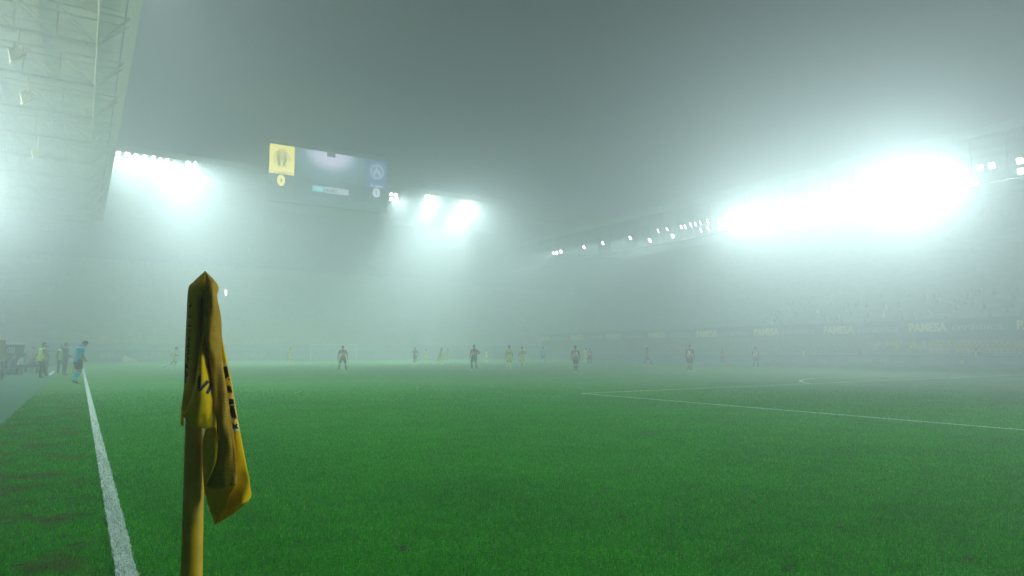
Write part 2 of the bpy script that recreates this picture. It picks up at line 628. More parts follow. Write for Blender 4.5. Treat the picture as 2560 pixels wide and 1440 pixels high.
XB = 79.42
p0 = onx(2272, 821, XB); p1 = onx(2366, 819, XB); p2 = onx(2376, 819, XB); p3 = onx(2508, 818, XB); p4 = onx(2541, 815, XB)
period = p0.y - p4.y
wp, wc = p0.y - p1.y, p2.y - p3.y
zc = p0.z
for k in range(-2, 9):
    y = p0.y + period * k
    a = wall_text('lettering', 'PAMESA', 1.3, XB, y, zc, PAMY, east, 0.045)
    a.scale = (1, wp / max(0.1, a.dimensions.y), 1)
    c = wall_text('lettering', 'cer\u00e1mica.', 1.15, XB, y - (p0.y - p2.y), zc, PAMW, east, 0.0, 1, 0.25)
    c.scale = (1, wc / max(0.1, c.dimensions.y), 1)
ec = crowd_mesh(80, 101, 4.6, 16.5, 24, 0, 7, 5, 60, 0.75, 0.3).build('crowd', cm, smooth=True)
tag(ec, 'faint crowd seated above the lettered band on the right', 'crowd', kind='stuff')

# seats of the lower rows on the right, one object each
sb = MB()
sb.box((-0.22, -0.2, 0.36), (0.16, 0.2, 0.42))
sb.box((0.161, -0.2, 0.40), (0.22, 0.2, 0.86))
sme = sb.mesh('stadium_seat')
sme.materials.append(seatm)
rowname = {0: 'front', 1: 'second', 2: 'third'}
n_seat = 0
for k in range(3):
    for i in range(44):
        y = 20.2 + i * 0.5
        if random.random() < 0.07 or (k == 0 and i > 30) or (i > 34 and random.random() < 0.5): continue
        o = bpy.data.objects.new('stadium_seat', sme)
        COL.objects.link(o)
        o.location = (75.6 + 0.76 * k + 0.4, y, 0.9 + 1.7 * k / 4)
        o.scale = (1, 0.95, 1)
        tag(o, 'yellow plastic seat in the %s row of the low right-hand terrace' % rowname[k], 'seat',
            '%s row of yellow seats' % rowname[k])
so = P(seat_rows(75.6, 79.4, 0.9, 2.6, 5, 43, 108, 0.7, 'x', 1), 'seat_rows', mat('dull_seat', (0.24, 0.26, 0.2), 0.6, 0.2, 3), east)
so['kind'] = 'stuff'

# perimeter boards
bm_ = mat('board_dark', (0.22, 0.29, 0.33), 0.4, 0.2, 0.4, emit=0.03, ecol=(0.2, 0.5, 0.8))
LW = mat('board_white_text', (0.42, 0.46, 0.46), 0.5, emit=0.03, ecol=(0.85, 1, 0.95))
LY = mat('board_yellow_text', (0.5, 0.5, 0.2), 0.5, emit=0.05, ecol=(0.9, 1, 0.5))
bd = empty('perimeter_board', (71.5, 50, 0))
tag(bd, 'low dark advertising board running along the right-hand touchline', 'advertising board')
P(MB().box((71.4, -5, 0), (71.55, 108, 0.95)), 'panel', bm_, bd, bevel=0.01)
q0, q1 = onx(2500, 912, 71.36), onx(2556, 912, 71.36)
t = wall_text('lettering', 'lladio', 0.62, 71.36, q0.y, 0.48, LW, bd)
t.scale = (1, (q0.y - q1.y) / t.dimensions.y, 1)
for x0, x1, m in ((2120, 2178, LY), (2196, 2222, LW), (2234, 2256, LW), (2398, 2410, LY), (2040, 2064, LW)):
    a, b = onx(x0, 908, 71.36), onx(x1, 908, 71.36)
    k = MB()
    n = max(3, int((a.y - b.y) / 0.34))
    for i in range(n):      # illegible row of lettering: blurred strokes
        yy = b.y + (a.y - b.y) * i / n
        k.box((71.37, yy, 0.3), (71.39, yy + 0.14, random.uniform(0.5, 0.74)))
    k.box((71.372, b.y, 0.27), (71.388, a.y, 0.32))
    P(k, 'lettering', m, bd)
bn = empty('perimeter_board', (34, 109.4, 0))
tag(bn, 'dark advertising board with pale letters running behind the far goal', 'advertising board')
P(MB().box((-12, 109.4, 0), (70, 109.6, 1.6)), 'panel', bm_, bn, bevel=0.01)


def north_text(body, x0, x1, py, h, m, parent=bn, Y=109.34):
    a, b = ony(x0, py, Y), ony(x1, py, Y)
    me = text_mesh(body, h / 0.72, 0.02, 0.02, 'LEFT')
    me.transform(Matrix(((1, 0, 0, 0), (0, 0, -1, 0), (0, 1, 0, 0), (0, 0, 0, 1))))
    o = link('lettering', me, m, parent)
    o.location = (a.x, Y, 0.95)
    o.matrix_parent_inverse = Matrix.Translation(parent.location).inverted()
    bpy.context.view_layer.update()
    o.scale = ((b.x - a.x) / o.dimensions.x, 1, 1)
    return o


north_text('rlls', 250, 303, 876, 0.9, LW)
north_text('S E A', 360, 407, 876, 0.95, LW)
north_text('U', 579, 590, 876, 0.95, LW)
north_text('NER', 612, 668, 876, 0.95, LW)

cv = MB()
cv.loft([[(-1.1, -0.4, 0), (1.1, -0.4, 0), (1.1, 0.4, 0), (-1.1, 0.4, 0)], [(-1.0, -0.33, 0.35), (0.6, -0.33, 0.28), (0.6, 0.33, 0.28), (-1.0, 0.33, 0.35)],
         [(-0.9, -0.2, 0.8), (-0.55, -0.2, 0.8), (-0.55, 0.2, 0.8), (-0.9, 0.2, 0.8)]])
cvo = cv.build('equipment_cover', mat('pale_tarp', (0.85, 0.85, 0.6), 0.8, 0.1, 3), bevel=0.05)
qq = onz(328, 903, 0.0)
cvo.location = (ony(326, 895, 108).x, 108.0, 0.0)
tag(cvo, 'small pale wedge-shaped cover on the ground beside the far board', 'cover')

# ------------------------------------------------------------- scoreboard
SY = 107.2
c0, c1 = ony(675, 358, SY), ony(968, 402, SY)
zt = ony(675, 357, SY).z
X0, X1 = c0.x, c1.x + 0.1
zb = ony(690, 497, SY).z
sc_ = empty('scoreboard', ((X0 + X1) / 2, SY, zb))
tag(sc_, 'big lit scoreboard with yellow and blue crest panels above the far stand', 'scoreboard')
scd = mat('scoreboard_casing', (0.20, 0.25, 0.25), 0.5)


def PS(b, name, m, **k):
    o = b.build(name, m, sc_, **k)
    o.matrix_parent_inverse = Matrix.Translation(sc_.location).inverted()
    return o


PS(MB().box((X0 - 0.1, SY + 0.02, zb - 0.3), (X1 + 0.1, SY + 0.7, zt + 0.1)), 'casing', scd, bevel=0.04)
fr = MB()
for x in np.linspace(X0 + 1, X1 - 1, 6):
    fr.tube((x, SY + 0.75, zb), (x, SY + 0.75, zt + 1.0), 0.09, n=6)
    fr.tube((x, SY + 0.75, zt + 1.0), (x + 1.2, SY + 1.6, zb), 0.06, n=6)
    fr.tube((x, SY + 0.75, 29.0), (x, SY + 0.75, zb), 0.09, n=6)
fr.tube((X0, SY + 0.75, zt + 0.8), (X1, SY + 0.75, zt + 0.8), 0.07, n=6)
PS(fr, 'support_frame', yel)


def ex(x, y):
    q = ony(x, y, SY)
    return q.x, q.z


def led(name, c, e):
    m = mat(name, (0.02, 0.02, 0.02), 0.6, emit=e, ecol=c)
    return m


Yl = led('led_yellow', (0.95, 0.82, 0.16), 3.0)
Yd = mat('led_yellow_shade', (0.02, 0.02, 0.02), 0.6, emit=1.3, ecol=(0.55, 0.6, 0.25))
Bl = led('led_blue', (0.12, 0.28, 0.75), 0.8)
Wl = led('led_white', (0.7, 0.8, 0.95), 2.0)
Tl = led('led_teal', (0.1, 0.85, 0.9), 1.3)
Gl = led('led_grey', (0.6, 0.66, 0.74), 1.7)

# left yellow panel
ax, az = ex(675, 358)
bx, bz = ex(735, 439)
bz = ex(675, 431)[1]
PS(MB().box((ax, SY - 0.02, bz), (bx, SY + 0.015, az)), 'home_panel', Yl)


def ring2(cx, cz, rx, rz, w, y0, n=40):
    b = MB()
    for i in range(n):
        a0, a1 = 2 * math.pi * i / n, 2 * math.pi * (i + 1) / n
        q = [(cx + (rx + s) * math.cos(a), y0, cz + (rz + s) * math.sin(a)) for a, s in ((a0, 0), (a0, w), (a1, w), (a1, 0))]
        b.add(q, [(0, 1, 2, 3)])
    return b


def poly(b, pts, y0):
    b.add([(x, y0, z) for x, z in pts], [tuple(range(len(pts)))])


pw = bx - ax
ccx, ccz = (ax + bx) / 2 - 0.05, az - (az - bz) * 0.47
cr = ring2(ccx, ccz, pw * 0.30, pw * 0.32, 0.13, SY - 0.05)
for s in (-1, 1):
    for x0, x1, z0, z1, wd in ((0.03, 0.10, -0.30, 0.30, 0.10), (0.08, 0.20, -0.26, 0.26, 0.07), (0.0, 0.045, -0.05, 0.30, 0.05)):
        poly(cr, [(ccx + s * pw * x0, ccz + pw * z0), (ccx + s * pw * (x0 + wd), ccz + pw * z0), (ccx + s * pw * (x1 + wd * 0.6), ccz + pw * z1), (ccx + s * pw * x1, ccz + pw * z1)], SY - 0.052)
    poly(cr, [(ccx + s * pw * 0.17, ccz - pw * 0.1), (ccx + s * pw * 0.22, ccz - pw * 0.1), (ccx + s * pw * 0.22, ccz + pw * 0.12), (ccx + s * pw * 0.17, ccz + pw * 0.12)], SY - 0.053)
for i in range(5):
    u = -0.16 + 0.08 * i
    poly(cr, [(ccx + pw * (u - 0.025), ccz + pw * 0.37), (ccx + pw * (u + 0.025), ccz + pw * 0.37), (ccx + pw * u, ccz + pw * 0.45)], SY - 0.054)
PS(cr, 'crest', Yd)


def st(body, x0, x1, py, hh, m, bold=0.0, name='lettering'):
    a, za = ex(x0, py)
    b, _ = ex(x1, py)
    me = text_mesh(body, hh / 0.72, 0.012, bold, 'LEFT')
    me.transform(Matrix(((1, 0, 0, 0), (0, 0, -1, 0), (0, 1, 0, 0), (0, 0, 0, 1))))
    xs = [v.co.x for v in me.vertices]
    k = (b - a) / (max(xs) - min(xs))
    me.transform(Matrix.Translation((a - min(xs) * k, SY - 0.06, za)) @ Matrix.Diagonal((k, 1, 1, 1)))
    o = link(name, me, m, sc_)
    o.matrix_parent_inverse = Matrix.Translation(sc_.location).inverted()
    return o


st('VILLARREAL B', 681, 729, 430, 0.5, Yd, 0.015)
st('0', 693, 712, 451, 1.55, Yl, 0.12, 'score_digit')
# picture on the big screen: pale sky glow above, dim below (it is the broadcast image)
pm = mat('screen_picture', (0.02, 0.02, 0.02), 0.5, emit=1.0)
nt = pm.node_tree
b = nt.nodes['Principled BSDF']
tc = nt.nodes.new('ShaderNodeTexCoord')
mp = nt.nodes.new('ShaderNodeMapping')
mp.inputs['Location'].default_value = (-0.5, 0, -0.98)
mp2 = nt.nodes.new('ShaderNodeMapping')
mp2.inputs['Scale'].default_value = (1.45, 0, 1.5)
nt.links.new(tc.outputs['Generated'], mp.inputs[0])
nt.links.new(mp.outputs[0], mp2.inputs[0])
ln_ = nt.nodes.new('ShaderNodeVectorMath'); ln_.operation = 'LENGTH'
nt.links.new(mp2.outputs[0], ln_.inputs[0])
sp = nt.nodes.new('ShaderNodeMath'); sp.operation = 'SUBTRACT'; sp.inputs[0].default_value = 1.0
nt.links.new(ln_.outputs['Value'], sp.inputs[1])
rp = nt.nodes.new('ShaderNodeValToRGB')
rp.color_ramp.elements[0].position = 0.0
rp.color_ramp.elements[0].color = (0.03, 0.06, 0.07, 1)
rp.color_ramp.elements[1].position = 0.72
rp.color_ramp.elements[1].color = (0.75, 0.72, 0.98, 1)
e_ = rp.color_ramp.elements.new(0.42)
e_.color = (0.13, 0.24, 0.30, 1)
e_ = rp.color_ramp.elements.new(0.98)
e_.color = (0.85, 0.82, 1.0, 1)
nt.links.new(sp.outputs[0], rp.inputs['Fac'])
nt.links.new(rp.outputs[0], b.inputs['Emission Color'])
b.inputs['Emission Strength'].default_value = 2.2
sx0, sz0 = ex(737, 368)
sx1, _ = ex(914, 395)
PS(MB().box((sx0, SY - 0.02, zb + 0.2), (sx1, SY + 0.015, sz0)), 'screen', pm)
gx0, gz0 = ex(818, 382)
gx1, _ = ex(839, 382)
PS(MB().box((gx0, SY - 0.045, gz0 - 0.65), (gx1, SY - 0.021, sz0)), 'channel_mark', mat('led_dim', (0.05, 0.07, 0.08), 0.6, emit=0.25, ecol=(0.5, 0.6, 0.65)))
for x0, x1, yy, m, nm in ((781, 810, 471, Tl, 'clock_strip'), (811.5, 841, 476, Gl, 'clock_strip'), (842.5, 871, 480, Gl, 'clock_strip')):
    a, za = ex(x0, yy)
    c, _ = ex(x1, yy)
    za = ex(826, 476)[1]
    PS(MB().box((a, SY - 0.045, za - 0.5), (c, SY - 0.021, za + 0.5)), nm, m)
st('IIIIII', 785, 807, 470, 0.42, led('led_teal_text', (0.5, 1, 1), 2.2), 0.01)
st('45:00', 814, 838, 476, 0.6, mat('led_dark_text', (0.03, 0.04, 0.05), 0.6, emit=0.1), 0.02)
# right blue panel
ax, az = ex(916, 399)
bx, _ = ex(966, 405)
bz2 = ex(916, 468)[1]
PS(MB().box((ax, SY - 0.02, bz2), (bx, SY + 0.015, zt - 0.05)), 'away_panel', Bl)
ccx, ccz = ex(942, 430)
cr = ring2(ccx, ccz, 1.18, 1.18, 0.1, SY - 0.05)
cr2 = ring2(ccx, ccz, 0.95, 0.95, 0.08, SY - 0.051)
cr.add(cr2.v, cr2.f)
for k in range(3):
    h = 0.75 - 0.32 * k
    for s in (-1, 1):
        poly(cr, [(ccx, ccz + h), (ccx, ccz + h - 0.16), (ccx + s * 0.62, ccz + h - 0.95), (ccx + s * 0.72, ccz + h - 0.85)], SY - 0.052)
PS(cr, 'crest', Wl)
st('FC Andorra', 925, 960, 463, 0.42, Wl, 0.005)
st('0', 931, 950, 482, 1.4, Wl, 0.12, 'score_digit')

# ------------------------------------------------------------- floodlights
LED = mat('floodlight_led', (1, 1, 1), 0.5, emit=22, ecol=(0.93, 1, 0.99))


def make_flood():
    e = empty('floodlight', (0, 0, 0))
    MB().box((-0.38, -0.4, 0.0), (0.38, 0.4, 0.10)).build('housing', dark, e, bevel=0.01)
    f = MB()
    for k in range(7):
        x = -0.33 + 0.11 * k
        f.box((x - 0.012, -0.38, 0.10), (x + 0.012, 0.38, 0.2))
    f.build('cooling_fins', dark, e)
    l = MB()
    for i in range(3):
        for j in range(2):
            x, y = -0.355 + i * 0.245, -0.375 + j * 0.385
            l.box((x, y, -0.03), (x + 0.22, y + 0.365, -0.003))
    l.build('lens', LED, e)
    b = MB()
    b.box((-0.44, -0.03, 0.02), (-0.39, 0.03, 0.32)).box((0.39, -0.03, 0.02), (0.44, 0.03, 0.32)).box((-0.44, -0.03, 0.32), (0.44, 0.03, 0.36))
    b.build('bracket', dark, e)
    return e


fproto = make_flood()
first = [True]
LDATA = {}
LCOL = (0.835, 1.0, 0.99)


def flood(p, aim, power, label, group, cone=48, blend=0.8):
    if first[0]:
        o = fproto
        first[0] = False
    else:
        o = copy_tree_nolight(fproto)
    p, aim = Vector(p), Vector(aim)
    o.location = p
    o.scale = (.7, .7, .7)
    o.rotation_mode = 'QUATERNION'
    o.rotation_quaternion = (aim - p).to_track_quat('-Z', 'Y')
    tag(o, label, 'floodlight', group)
    if power > 0:
        key = (round(power), cone, blend)
        if key not in LDATA:
            l = bpy.data.lights.new('lamp_beam', 'SPOT')
            l.energy = power
            l.color = LCOL
            l.spot_size = R(cone)
            l.spot_blend = blend
            l.shadow_soft_size = 0.3
            LDATA[key] = l
        lo = bpy.data.objects.new('lamp_beam', LDATA[key])
        COL.objects.link(lo)
        lo.parent = o
        lo.location = (0, 0, -0.35)
    return o


def copy_tree_nolight(o, parent=None):
    c = o.copy()
    COL.objects.link(c)
    if parent: c.parent = parent
    for ch in list(o.children):
        if ch.type != 'LIGHT':
            copy_tree_nolight(ch, c)
    return c


SEK = 20
PE, PN, PW, PG = 2450, 27000, 3500, 4100
GE = 'floodlights along the right-hand roof'
GN = 'floodlights along the far roof'
XE = 72.0
singles = [(1384, 633, .5, 'leftmost floodlight of the small bright cluster at the far end of the right roof'),
           (1392, 632, .8, 'middle floodlight of the small bright cluster at the far end of the right roof'),
           (1402, 629, 1.0, 'brightest floodlight of the small cluster at the far end of the right roof'),
           (1460, 618, .3, 'lone small floodlight next right of the far bright cluster on the right roof'),
           (1507, 608, .4, 'second lone small floodlight right of the far bright cluster'),
           (1576, 595, .3, 'raised lone floodlight, third to the right of the far bright cluster'),
           (1625, 601, .3, 'lower lone floodlight, fourth to the right of the far bright cluster'),
           (1682, 590, .5, 'fifth lone floodlight, just below the row of thin edge-on lamps')]
for x, y, k, lab in singles:
    q = onx(x, y, XE)
    flood(q, (40, q.y + 2, 0), PE * 3.2, lab, GE, cone=62) if k < .6 else flood(q, (15, q.y - 14, 0), PE * k, lab, GE)
for x, y in ((1645, 577), (1668, 573), (1703, 567), (1713, 566), (1727, 562), (1739, 560), (1751, 557), (1752, 576), (1770, 554), (1771, 572)):
    q = onx(x, y, XE)
    flood(q, (42, q.y + 26, 0), PE * 3.2, 'thin edge-on floodlight at the left end of the big white glare', GE)
glare = [(1800, 552, .3), (1803, 569, .3)]
for x in (1838, 1866, 1894, 1922, 1950):
    glare.append((x, 545 - (x - 1840) * .17, 1.1))
    glare.append((x + 4, 563 - (x - 1840) * .18, .7))
for x in (2010, 2040, 2075):
    glare.append((x, 518 - (x - 2010) * .2, .9))
    glare.append((x + 4, 540 - (x - 2010) * .2, .5))
for x, k in ((2130, .3), (2175, .5), (2215, 1.1), (2255, 1.7), (2295, 2.0), (2335, 1.7), (2375, 1.0)):
    glare.append((x, 486 - (x - 2130) * .19, k))
    glare.append((x + 4, 512 - (x - 2130) * .20, k))
for x, y, k in glare:
    q = onx(x, y, XE)
    dd = (Vector((3, 2, 0)) - q)
    flood(q, (10, 8 + (q.y - 30) * .35, 0), PE * k, 'floodlight swallowed by the big white glare along the right roof', GE)
for x, y, k, lab in ((2450, 420, .4, 'single floodlight closest right of the big white glare, upper row'),
                     (2480, 414, .3, 'single floodlight second to the right of the big white glare'),
                     (2550, 402, .3, 'upper floodlight of the pair at the right edge of the picture'),
                     (2553, 428, .3, 'lower floodlight of the pair at the right edge of the picture'),
                     (2447, 457, 0, 'thin dim floodlight below the single ones right of the glare')):
    q = onx(x, y, XE)
    flood(q, (25 if k else 66, q.y + (6 if k else 30), 0), PE * k, lab, GE)
for y in (-12, -18, -24, -30, -36, -42):      # unseen lamps added past the right edge, aimed to light the flag
    flood((XE, y, 18.7), (3, 2, 0.6), PE * SEK, 'floodlight added past the right-hand roof row, outside the picture', GE, cone=22)
YN = 108.2
for i, (x, y, k) in enumerate([(262, 372, .9), (276, 376, .9)] + [(296, 382, 1), (300, 398, 1), (318, 385, 1), (322, 401, 1), (340, 388, 1), (344, 404, 1), (362, 391, 1), (366, 407, .9), (384, 394, .9)]):
    q = ony(x, y, YN)
    flood(q, (8 + i * 2, 88 if i % 2 else 66, 0), PN * k * (.75 if i % 2 else .45), 'floodlight lost in the white glare beside the left roof edge' if x > 290 else 'floodlight on the far roof hidden behind the left roof edge', GN)
for x, y, k, lab in ((401, 400, .5, 'first floodlight readable at the right rim of the left glare'),
                     (417, 401, .5, 'upper of two stacked floodlights at the right rim of the left glare'),
                     (416, 416, .4, 'lower of two stacked floodlights at the right rim of the left glare'),
                     (470, 408, .4, 'upper bright floodlight of the detached pair right of the left glare'),
                     (469, 423, .4, 'lower bright floodlight of the detached pair right of the left glare')):
    q = ony(x, y, YN)
    flood(q, (20, 62, 0), PN * k, lab, GN)
for x, y, lab in ((489, 407, 'upper thin edge-on floodlight of the far roof'), (487, 424, 'lower thin edge-on floodlight of the far roof')):
    q = ony(x, y, YN)
    flood(q, (q.x + 40, 80, 5), 0, lab, GN)
for x, y, lab in ((978, 486, 'upper left lamp of the square of four beside the scoreboard'), (989, 487, 'upper right lamp of the square of four beside the scoreboard'),
                  (978, 497, 'lower left lamp of the square of four beside the scoreboard'), (990, 498, 'lower right lamp of the square of four beside the scoreboard')):
    q = ony(x, y, YN)
    flood(q, (40, 60, 0), PN * .18, lab, GN)
for x, y, k, t in ((1066, 492, 1.0, 60), (1080, 494, 1.0, 60), (1070, 507, 1.3, 86), (1084, 509, 1.3, 90)):
    q = ony(x, y, YN)
    flood(q, (34, t, 0), PN * k * (.38 if t < 70 else .6), 'floodlight inside the left one of two white glares near the middle', GN)
for x, y, k, t in ((1156, 506, 1.0, 60), (1166, 508, 1.2, 60), (1176, 511, 1.0, 60), (1154, 519, 1.3, 84), (1165, 522, 1.5, 88), (1178, 525, 1.3, 92)):
    q = ony(x, y, YN)
    flood(q, (36, t, 0), PN * k * (.42 if t < 70 else .66), 'floodlight inside the larger right one of two white glares near the middle', GN)
# unseen lamps added on the left roof edge, to light the near grass
for y, k in ((6, .8), (11, 1), (16, 1), (21, 1), (27, 1), (33, 1)):
    flood((1.3, y, 19.75), (9, y + 2, 0), PW * k, 'added floodlight under the left roof edge, above the picture', 'added floodlights on the left roof edge', cone=90)

for y in (40, 48, 56, 64, 72, 80, 88):
    flood((-11.5, y, 16.2), (10, y - 20, -4), PG, 'floodlight on the left stand gantry, outside the picture', 'floodlights on the left gantry', cone=120, blend=.35)

# ------------------------------------------------------------------- goal
gw = mat('goal_white', (0.85, 0.87, 0.87), 0.4)
g = empty('goal', (34, 105, 0))
tag(g, 'far white football goal almost lost in the fog', 'goal')
for s in (-1, 1):
    MB().tube((s * 3.72, 0, 0), (s * 3.72, 0, 2.5), 0.06, n=14).build('post', gw, g, smooth=False)
MB().tube((-3.66, 0, 2.5), (3.66, 0, 2.5), 0.06, n=14).build('crossbar', gw, g)
nb = MB()
for i in range(32):
    x = -3.66 + 7.32 * i / 31
    nb.path([(x, 0.06, 2.47), (x, 1.2, 2.3), (x, 2.0, 0.02)], 0.008, 4)
for k in range(12):
    z = 0.1 + 2.2 * k / 11
    yy = 2.0 - 0.8 * k / 11
    nb.tube((-3.66, yy, z), (3.66, yy, z), 0.008, n=4)
    for s in (-1, 1):
        nb.tube((s * 3.66, 0.05, z), (s * 3.66, yy, z), 0.008, n=4)
nb.build('net', mat('net_cord', (0.8, 0.82, 0.82), 0.8), g)

# ------------------------------------------------------------------ people
def bake(me, voxel, smooth=5):
    """fuse overlapping volumes into one continuous smooth surface"""
    o = bpy.data.objects.new('tmp', me)
    COL.objects.link(o)
    r = o.modifiers.new('r', 'REMESH')
    r.mode = 'VOXEL'
    r.voxel_size = voxel
    s = o.modifiers.new('s', 'SMOOTH')
    s.factor = 0.5
    s.iterations = smooth
    bpy.context.view_layer.update()
    out = bpy.data.meshes.new_from_object(o.evaluated_get(bpy.context.evaluated_depsgraph_get()))
    bpy.data.objects.remove(o)
    out.polygons.foreach_set('use_smooth', [True] * len(out.polygons))
    return out


SKIN = {'light': (0.50, 0.31, 0.22), 'tan': (0.36, 0.21, 0.13), 'dark': (0.12, 0.065, 0.04)}
RED = stripe_mat('red_black_stripes', (0.92, 0.025, 0.035), (0.06, 0.02, 0.02), 62.0, 0.7)
YEL = mat('yellow_shirt', (0.95, 0.86, 0.04), 0.8, 0.08, 8)
PALEY = mat('pale_yellow_shirt', (0.80, 0.78, 0.36), 0.8, 0.08, 8)
CYAN = mat('cyan_shirt', (0.005, 0.62, 1.0), 0.75, 0.1, 8)
BLK = mat('black_cloth', (0.018, 0.02, 0.022), 0.85, 0.2, 8)
NAVY = mat('navy_cloth', (0.022, 0.03, 0.045), 0.85, 0.2, 8)
HIVIS = mat('hi_vis_yellow', (0.62, 0.85, 0.06), 0.6, 0.06, 8, emit=0.0)
WHT = mat('white_cloth', (0.75, 0.77, 0.77), 0.8, 0.08, 8)
REDV = mat('red_bib_cloth', (0.75, 0.13, 0.12), 0.7, 0.08, 8)
SOCKR = mat('dark_red_sock', (0.10, 0.03, 0.03), 0.85)
BOOTW = mat('pale_boot', (0.7, 0.75, 0.6), 0.5)
BOOTK = mat('black_boot', (0.02, 0.02, 0.02), 0.5)
HAIRB = mat('black_hair', (0.014, 0.012, 0.011), 0.8, 0.3, 40)
HAIRN = mat('brown_hair', (0.06, 0.04, 0.025), 0.8, 0.3, 40)
DIGW = mat('white_print', (0.92, 0.93, 0.93), 0.7)
DIGD = mat('dark_print', (0.05, 0.06, 0.09), 0.7)

KITS = {
    'red': dict(top=RED, bottom=BLK, sock=SOCKR, boot=BOOTW, digit=DIGW),
    'yellow': dict(top=YEL, bottom=YEL, sock=YEL, boot=BOOTW, digit=DIGD),
    'pale': dict(top=PALEY, bottom=PALEY, sock=WHT, boot=BOOTW, digit=DIGD),
    'cyan': dict(top=CYAN, bottom=BLK, sock=CYAN, boot=BOOTK, digit=DIGD),
    'track': dict(top=NAVY, bottom=NAVY, long=True, trousers=True, boot=BOOTK),
    'steward': dict(top=BLK, bottom=BLK, long=True, trousers=True, boot=BOOTK, vest=HIVIS),
    'redbib': dict(top=NAVY, bottom=NAVY, long=True, trousers=True, boot=BOOTK, vest=REDV),
    'whitetop': dict(top=WHT, bottom=NAVY, long=True, trousers=True, boot=BOOTW),
}


def D(x, y, z):
    return Vector((x, y, z)).normalized()


# directions are (outward, forward, up)
HANG = ((0.22, 0.0, -1), (0.08, 0.22, -1))
POSES = {
    'stand': dict(legs=(((.08, .03, -1), (.03, -.05, -1)),) * 2, arms=(HANG, HANG)),
    'wide': dict(legs=(((.24, .03, -1), (.15, -.06, -1)),) * 2, arms=(((.42, -.05, -1), (.16, .16, -1)),) * 2),
    'walk': dict(legs=(((.05, .32, -1), (.02, .02, -1)), ((.05, -.12, -1), (.0, -.5, -1))), arms=(((.2, -.25, -1), (.1, .1, -1)), ((.2, .2, -1), (.06, .5, -1)))),
    'stride': dict(legs=(((.05, .42, -1), (.0, .25, -1)), ((.05, -.3, -1), (.0, -.55, -1))), arms=(HANG, HANG)),
    'cross': dict(legs=(((-.10, .12, -1), (-.06, -.05, -1)), ((-.02, -.05, -1), (-.05, -.35, -1))), arms=(((.3, -.1, -1), (.1, .12, -1)), ((.32, .1, -1), (.08, .3, -1)))),
    'run': dict(legs=(((.03, .75, -1), (.0, -.25, -1)), ((.03, -.25, -1), (.0, -1, -.45))), arms=(((.3, -.6, -1), (-.05, .5, -.9)), ((.25, .5, -1), (-.15, .9, .1))), lean=14),
    'jog': dict(legs=(((.03, .45, -1), (.0, -.35, -1)), ((.05, .0, -1), (.0, -.8, -.75))), arms=(((.35, -.4, -1), (-.05, .6, -.7)), ((.3, .2, -1), (-.1, .7, -.5))), lean=7),
    'skip': dict(legs=(((-.15, .2, -1), (-.2, -.25, -1)), ((-.05, -.1, -1), (-.05, -.7, -.9))), arms=(((.65, -.1, -1), (.2, .3, -1)), ((.65, .1, -1), (.15, .2, -1))), lean=4),
    'hips': dict(legs=(((.12, .06, -1), (.10, -.2, -1)), ((.16, .10, -1), (-.06, -.12, -1))), arms=(((.75, -.45, -.75), (-.6, .55, -.35)), ((.3, 0, -1), (.1, .1, -1)))),
    'bend': dict(legs=(((.06, .30, -1), (.03, -.30, -1)), ((.06, .12, -1), (.03, -.52, -1))), arms=(((.12, .10, -1), (-.32, .75, -.62)), ((.12, .10, -1), (-.32, .75, -.62))), lean=6, head=48),
    'phone': dict(legs=(((.05, .05, -1), (.0, -.04, -1)), ((.03, -.02, -1), (.0, -.12, -1))), arms=(((.18, .05, -1), (-.1, 1, -.1)), ((.2, .0, -1), (-.15, .8, -.5))), lean=-3, head=14),
    'fold': dict(legs=(((.05, .55, -1), (.0, .35, -1)), ((.05, -.02, -1), (.0, -.08, -1))), arms=(((.25, .25, -1), (-.75, .75, .25)), ((.25, .2, -1), (-.75, .8, .1))), lean=4, head=16),
    'sit': dict(legs=(((.18, 1, -.06), (.05, .1, -1)), ((.22, 1, -.02), (.08, -.15, -1))), arms=(((.2, .45, -1), (-.25, .9, -.35)), ((.2, .45, -1), (-.25, .9, -.35))), lean=22, head=12),
    'stoop': dict(legs=(((.1, .18, -1), (.03, -.2, -1)), ((.1, .05, -1), (.03, -.3, -1))), arms=(((.15, .4, -1), (-.1, .5, -.8)), ((.15, .4, -1), (-.1, .5, -.8))), lean=34, head=10),
    'reach': dict(legs=(((.03, .5, -1), (.0, -.2, -1)), ((.05, -.1, -1), (.0, -.7, -.8))), arms=(((.5, -.6, .3), (.2, -.5, .8)), ((.3, .3, -1), (-.1, .7, -.5))), lean=6),
}


